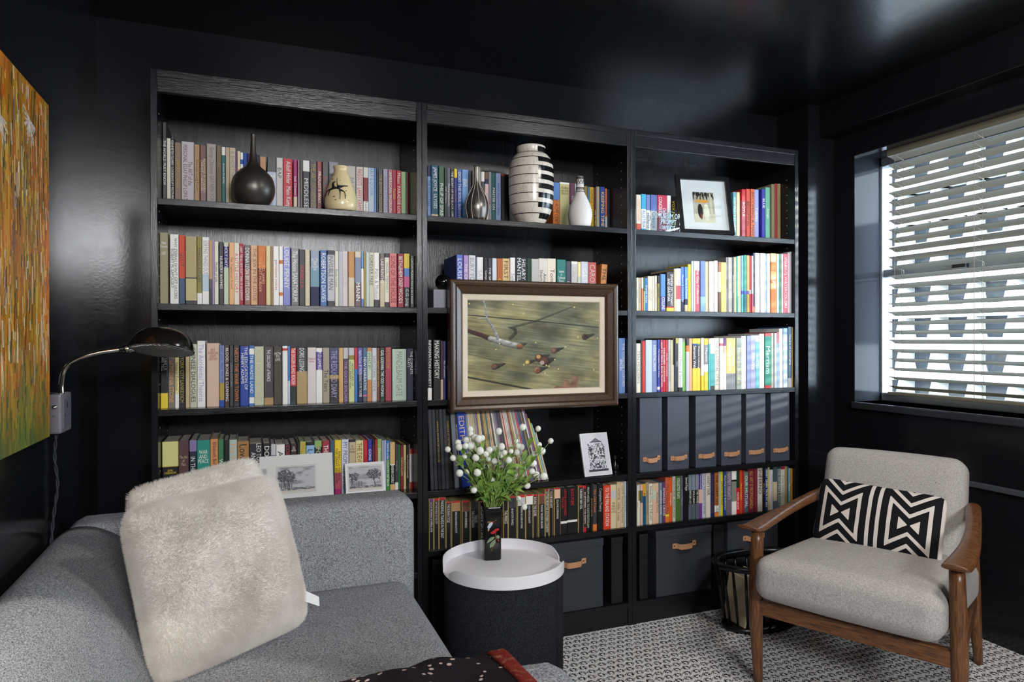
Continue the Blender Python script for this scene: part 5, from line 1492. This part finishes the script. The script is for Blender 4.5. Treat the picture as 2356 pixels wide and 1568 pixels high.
LEAVES = [leaf_mesh(.052, .012), leaf_mesh(.068, .015), leaf_mesh(.036, .009)]
FL = [(842,-170,726),(855,-184,701),(879,-153,740),(875,-179,731),(892,-188,735),(921,-153,727),(903,-99,674),(932,-111,774),(932,-115,759),(941,-172,750),(939,-139,748),(952,-166,751),(942,-177,713),(960,-184,705),(930,-172,692),(935,-98,691),(922,-108,737),(1012,-110,707),(1026,-111,761),(1013,-175,722),(1028,-162,701),(1062,-129,699),(1086,-118,691),(1095,-105,710),(1107,-103,705),(1031,-186,680),(1007,-131,668),(988,-124,677),(974,-142,656),(880,-176,651),(913,-145,647),(933,-186,649),(945,-97,641),(995,-104,616),(994,-137,610),(931,-163,594),(1014,-100,560),(1099,-135,775),(1090,-102,727),(1110,-106,669),(1074,-142,651),(1020,-152,692),(987,-132,705),(920,-150,675),(892,-178,700),(1100,-163,594),(1095,-110,547),(1132,-190,777),(1175,-190,736),(1160,-129,715),(1152,-166,699),(1138,-139,688),(1129,-146,658),(1119,-159,635),(1164,-90,609),(1153,-174,621),(991,-152,530),(1088,-174,536)]
rg = random.Random(11)
xs_ = sorted(range(len(FL)), key=lambda i: FL[i][0]); zs_2 = sorted(range(len(FL)), key=lambda i: -FL[i][2])
for i, (fx, fy, fz) in enumerate(FL):
    p = Vector((fx/1000, fy/1000, fz/1000)); 
    foot = Vector((VX+rg.uniform(-.012, .012), VY+rg.uniform(-.012, .012), VZ+.06))
    mouth = Vector((VX+(p.x-VX)*.16+rg.uniform(-.006, .006), VY+(p.y-VY)*.16+rg.uniform(-.005, .005), VZ+.170))
    mid = mouth.lerp(p, .55)+Vector((rg.uniform(-.008, .008), rg.uniform(-.008, .008), .012))
    droop = p.z < VZ+.175+.04
    if droop: mid = mouth.lerp(p, .5)+Vector((0, 0, .05))
    lab = 'white globe amaranth on a thin green stem in the black vase'
    if i == xs_[0]: lab = 'leftmost white globe amaranth of the bouquet in the black vase'
    elif i == xs_[-1]: lab = 'rightmost white globe amaranth of the bouquet in the black vase'
    elif i == zs_2[0]: lab = 'highest white globe amaranth of the bouquet in the black vase'
    elif i == zs_2[-1]: lab = 'lowest white globe amaranth, hanging over the rim of the vase'
    t = thing('globe_amaranth', lab, 'flower', foot, 0, 'white globe amaranths in the black vase')
    pts = [q-foot for q in cr([foot, mouth, mid, p], 7)]
    b = MB(); b.tube(pts, cr1([.0013, .0012, .0011, .0010], 7), 6); b.build('stem', M_STEM, t)
    o = bpy.data.objects.new('flower_head', HEADS[i % 3]); COL.objects.link(o); o.parent = t; o.location = p-foot
    dz = (pts[-1]-pts[-3]); o.rotation_euler = dz.to_track_quat('Z', 'Y').to_euler(); sc = rg.uniform(.72, 1.12); o.scale = (sc, sc, sc)
    for k in range(rg.choice((3, 4, 5))):
        q = pts[min(len(pts)-4, 8+int(11*rg.random()**1.1))]
        if q.z+foot.z < VZ+.178: q = pts[11]
        o = bpy.data.objects.new('leaf', LEAVES[rg.randint(0, 2)]); COL.objects.link(o); o.parent = t; o.location = q
        out = math.atan2(p.y-VY, p.x-VX); s_ = rg.uniform(.6, 1.15)
        o.rotation_euler = (rg.uniform(-.4, .4), rg.uniform(-1.15, -.1), out+rg.uniform(-1.6, 1.6)); o.scale = (s_, s_, s_)

# ---------------------------------------------------------------- black spindle magazine basket
BC = (2.055, -.160)
bk_ = thing('magazine_basket', 'black spindle magazine basket on the floor behind the armchair', 'basket', (BC[0], BC[1], 0))
M_BLK = mat('black_lacquer', '0c0c0e', .25)
def ell(rx, ry, z, n=56): return [(rx*math.cos(2*PI*k/n), ry*math.sin(2*PI*k/n), z) for k in range(n+1)]
b = MB(); b.lathe([(.0, 0), (.154, 0), (.160, .006), (.160, .014), (.152, .019), (0, .019)], 56, sx=1, sy=.58, cap=False); b.build('base', M_BLK, bk_)
b = MB(); rings = []
for k in range(57):
    a = 2*PI*k/56; rings.append([((r)*math.cos(a)*1.0, r*(.62 if r > .18 else .56)*math.sin(a), z+.008*math.cos(a)**2) for r, z in ((.170, .222), (.197, .226), (.199, .238), (.190, .246), (.172, .242))])
b.loft(rings, cap=False); b.build('top_ring', M_BLK, bk_)
for k in range(20):
    a = 2*PI*(k+.5)/20
    b = MB(); b.tube([(.146*math.cos(a), .146*.57*math.sin(a), .018), (.166*math.cos(a), .166*.58*math.sin(a), .13), (.184*math.cos(a), .184*.59*math.sin(a), .232)], [.0042, .0058, .0042], 8); b.build('spindle', M_BLK, bk_)
for i, (x, w, col, lean, h) in enumerate(((-.075, .008, 'd8c8a8', -8, .19), (-.058, .005, 'e8e4dc', -12, .20), (-.046, .012, 'e4dccc', -5, .235), (-.02, .006, '8a3030', -9, .20), (-.005, .006, '40404a', -9, .20), (.012, .006, 'b0a078', -9, .20), (.03, .006, '702838', -9, .19), (.05, .007, '22242c', -8, .20))):
    mb = MB(); h = min(h, .20); mb.cbox((0, -.058, 0), (w, .058, h*.9), .0008); o = mb.build('magazine', cmat(col), None, (BC[0]+x*1.25-.015, BC[1], .0205)); o.rotation_euler = (0, D(lean if i not in (0, 1) else 9), 0)
    if i in (0, 1): o.location.x -= .012
    o.location.z += .0012
    nm = ('buff', 'white', 'tall cream', 'red', 'grey', 'straw coloured', 'maroon', 'black')[i]
    tag(o, nm+' magazine standing in the black spindle basket', 'magazine', 'magazines in the basket')

# ---------------------------------------------------------------- gooseneck wall lamp
lp = thing('wall_lamp', 'gooseneck wall lamp with black dome shade and grey switch box', 'lamp', (XL, -.277, .845))
M_GREYP = mat('grey_metal_paint', '77737a', .42)
b = MB(); b.cbox((.0, 0, 0), (.029, .100, .096), .006); b.build('switch_box', M_GREYP, lp)
b = MB(); b.cbox((.028, .016, .012), (.0305, .086, .084), .001); b.build('face_plate', mat('face_plate_grey', '6c6a72', .3), lp)
b = MB(); b.box((.0303, .045, .062), (.0309, .053, .072)); b.box((.0303, .048, .058), (.0309, .050, .076)); b.box((.0303, .026, .040), (.0309, .029, .047)); b.box((.0303, .066, .040), (.0309, .069, .047)); b.build('outlet_slots', mat('slot_black', '0a0a0a', .5), lp)
b = MB()
for (x, z, r) in ((.015, .066, .0055), (.014, .044, .0022)):
    k = len(b.v); b.lathe([(r, 0), (r, .002), (r*.6, .003), (r*.45, .008), (0, .0085)], 14)
    b.v[k:] = [(x+p[0], -p[2], z+p[1]) for p in b.v[k:]]
b.build('toggle_switch', M_CHROME, lp)
NK = [(.022, .03, .094), (.022, .03, .125), (.030, .03, .158), (.055, .03, .180), (.10, .03, .195), (.150, .03, .203)]
q = cr(NK, 10); b = MB(); b.tube(q, [.0060+.0008*(i % 2) for i in range(len(q))], 12, smooth=True); b.build('gooseneck', M_CHROME, lp)
hd = thing('lamp_head_axis', None, None)
bpy.data.objects.remove(hd)
A0 = Vector((.150, .03, .203)); ax = Vector((.95, -.06, .10)).normalized(); dn = Vector((0.10, .0, -1)); dn = (dn-ax*dn.dot(ax)).normalized(); sd = ax.cross(dn)
b = MB()
def ringa(c, r, axis, e1, e2, n=28): return [tuple(c+e1*(r*math.cos(2*PI*k/n))+e2*(r*math.sin(2*PI*k/n))) for k in range(n)]
b.loft([ringa(A0+ax*s_, r, ax, dn, sd) for s_, r in ((-.004, .006), (.002, .0085), (.006, .0085), (.007, .011), (.022, .011), (.024, .0085), (.030, .0085))]); b.build('collar', M_CHROME, lp)
# dome shade, tilted; opening looks down towards the sofa
dc = A0+ax*.094+Vector((0, -.004, -.012)); oz = Vector((.10, .27, .95)).normalized(); ox = (ax-oz*ax.dot(oz)).normalized(); oy = oz.cross(ox)
R_ = .068
b = MB()
dome = [(1.0, -.02), (1.0, .0), (.985, .14), (.93, .34), (.80, .56), (.60, .72), (.36, .82), (.15, .86), (.0, .87)]
dome = [(p.x, p.y) for p in cr([(a, c, 0) for a, c in dome], 4)]
rings = []
for r, z in dome:
    rings.append([tuple(dc+ox*(R_*1.12*max(r, .002)*math.cos(2*PI*k/48))+oy*(R_*.92*max(r, .002)*math.sin(2*PI*k/48))+oz*(z*R_)) for k in range(48)])
inn = [[tuple(Vector(p)*1-(Vector(p)-dc).normalized()*.0018) for p in rg_] for rg_ in rings]
b.loft(rings, cap=False); b.loft([list(reversed(r)) for r in inn], 1, cap=False); n = len(b.v)
b.build('dome_shade', [mat('black_enamel_shade', '15130f', .16, spec=.6), mat('shade_inside', 'b8b8b8', .35, .3)], lp)
b = MB(); 
def cell(u, v): return dc+ox*(R_*1.10*u)+oy*(R_*.90*v)+oz*(-.0015-.010*(1-min(1, u*u+v*v)))
for k in range(-9, 10):
    c_ = k/9.5; half = math.sqrt(max(0, 1-c_*c_))
    for sgn in (1, -1):
        pts = [cell((c_*.7071*1-sgn*h_*.7071), (c_*.7071*sgn+h_*.7071)) for h_ in [half*(j/8*2-1) for j in range(9)]]
        b.tube(pts, .0007, 4)
b.build('wire_grille', mat('steel_wire', 'c0c0c0', .3, 1), lp)
b = MB(); pts = [dc+ox*(R_*1.13*math.cos(2*PI*k/48))+oy*(R_*.93*math.sin(2*PI*k/48)) for k in range(49)]; b.tube(pts, .0016, 6, cap=False); b.build('shade_rim', mat('black_enamel_shade'), lp)
b = MB(); b.rbox(tuple(dc+oz*.020), (.040, .040, .034), .015, 6); b.build('bulb', mat('frosted_bulb', 'e8e4da', .4), lp)
# twisted flex from the box down behind the sofa
fx = thing('power_cord', 'dark twisted cloth cord hanging from the wall lamp box', 'cord', (XL, -.25, .845))
pth = cr([(.012, 0, 0), (.008, .002, -.06), (.012, .01, -.13), (.007, -.004, -.20), (.006, -.022, -.27), (.006, -.030, -.34), (.006, -.034, -.40)], 12)
b = MB()
for ph in (0, PI): b.tube([p+Vector((.0022*math.cos(i*.55+ph), .0022*math.sin(i*.55+ph), 0)) for i, p in enumerate(pth)], .0021, 6)
b.build('twisted_flex', mat('dark_cloth_flex', '2c2e34', .8), fx)
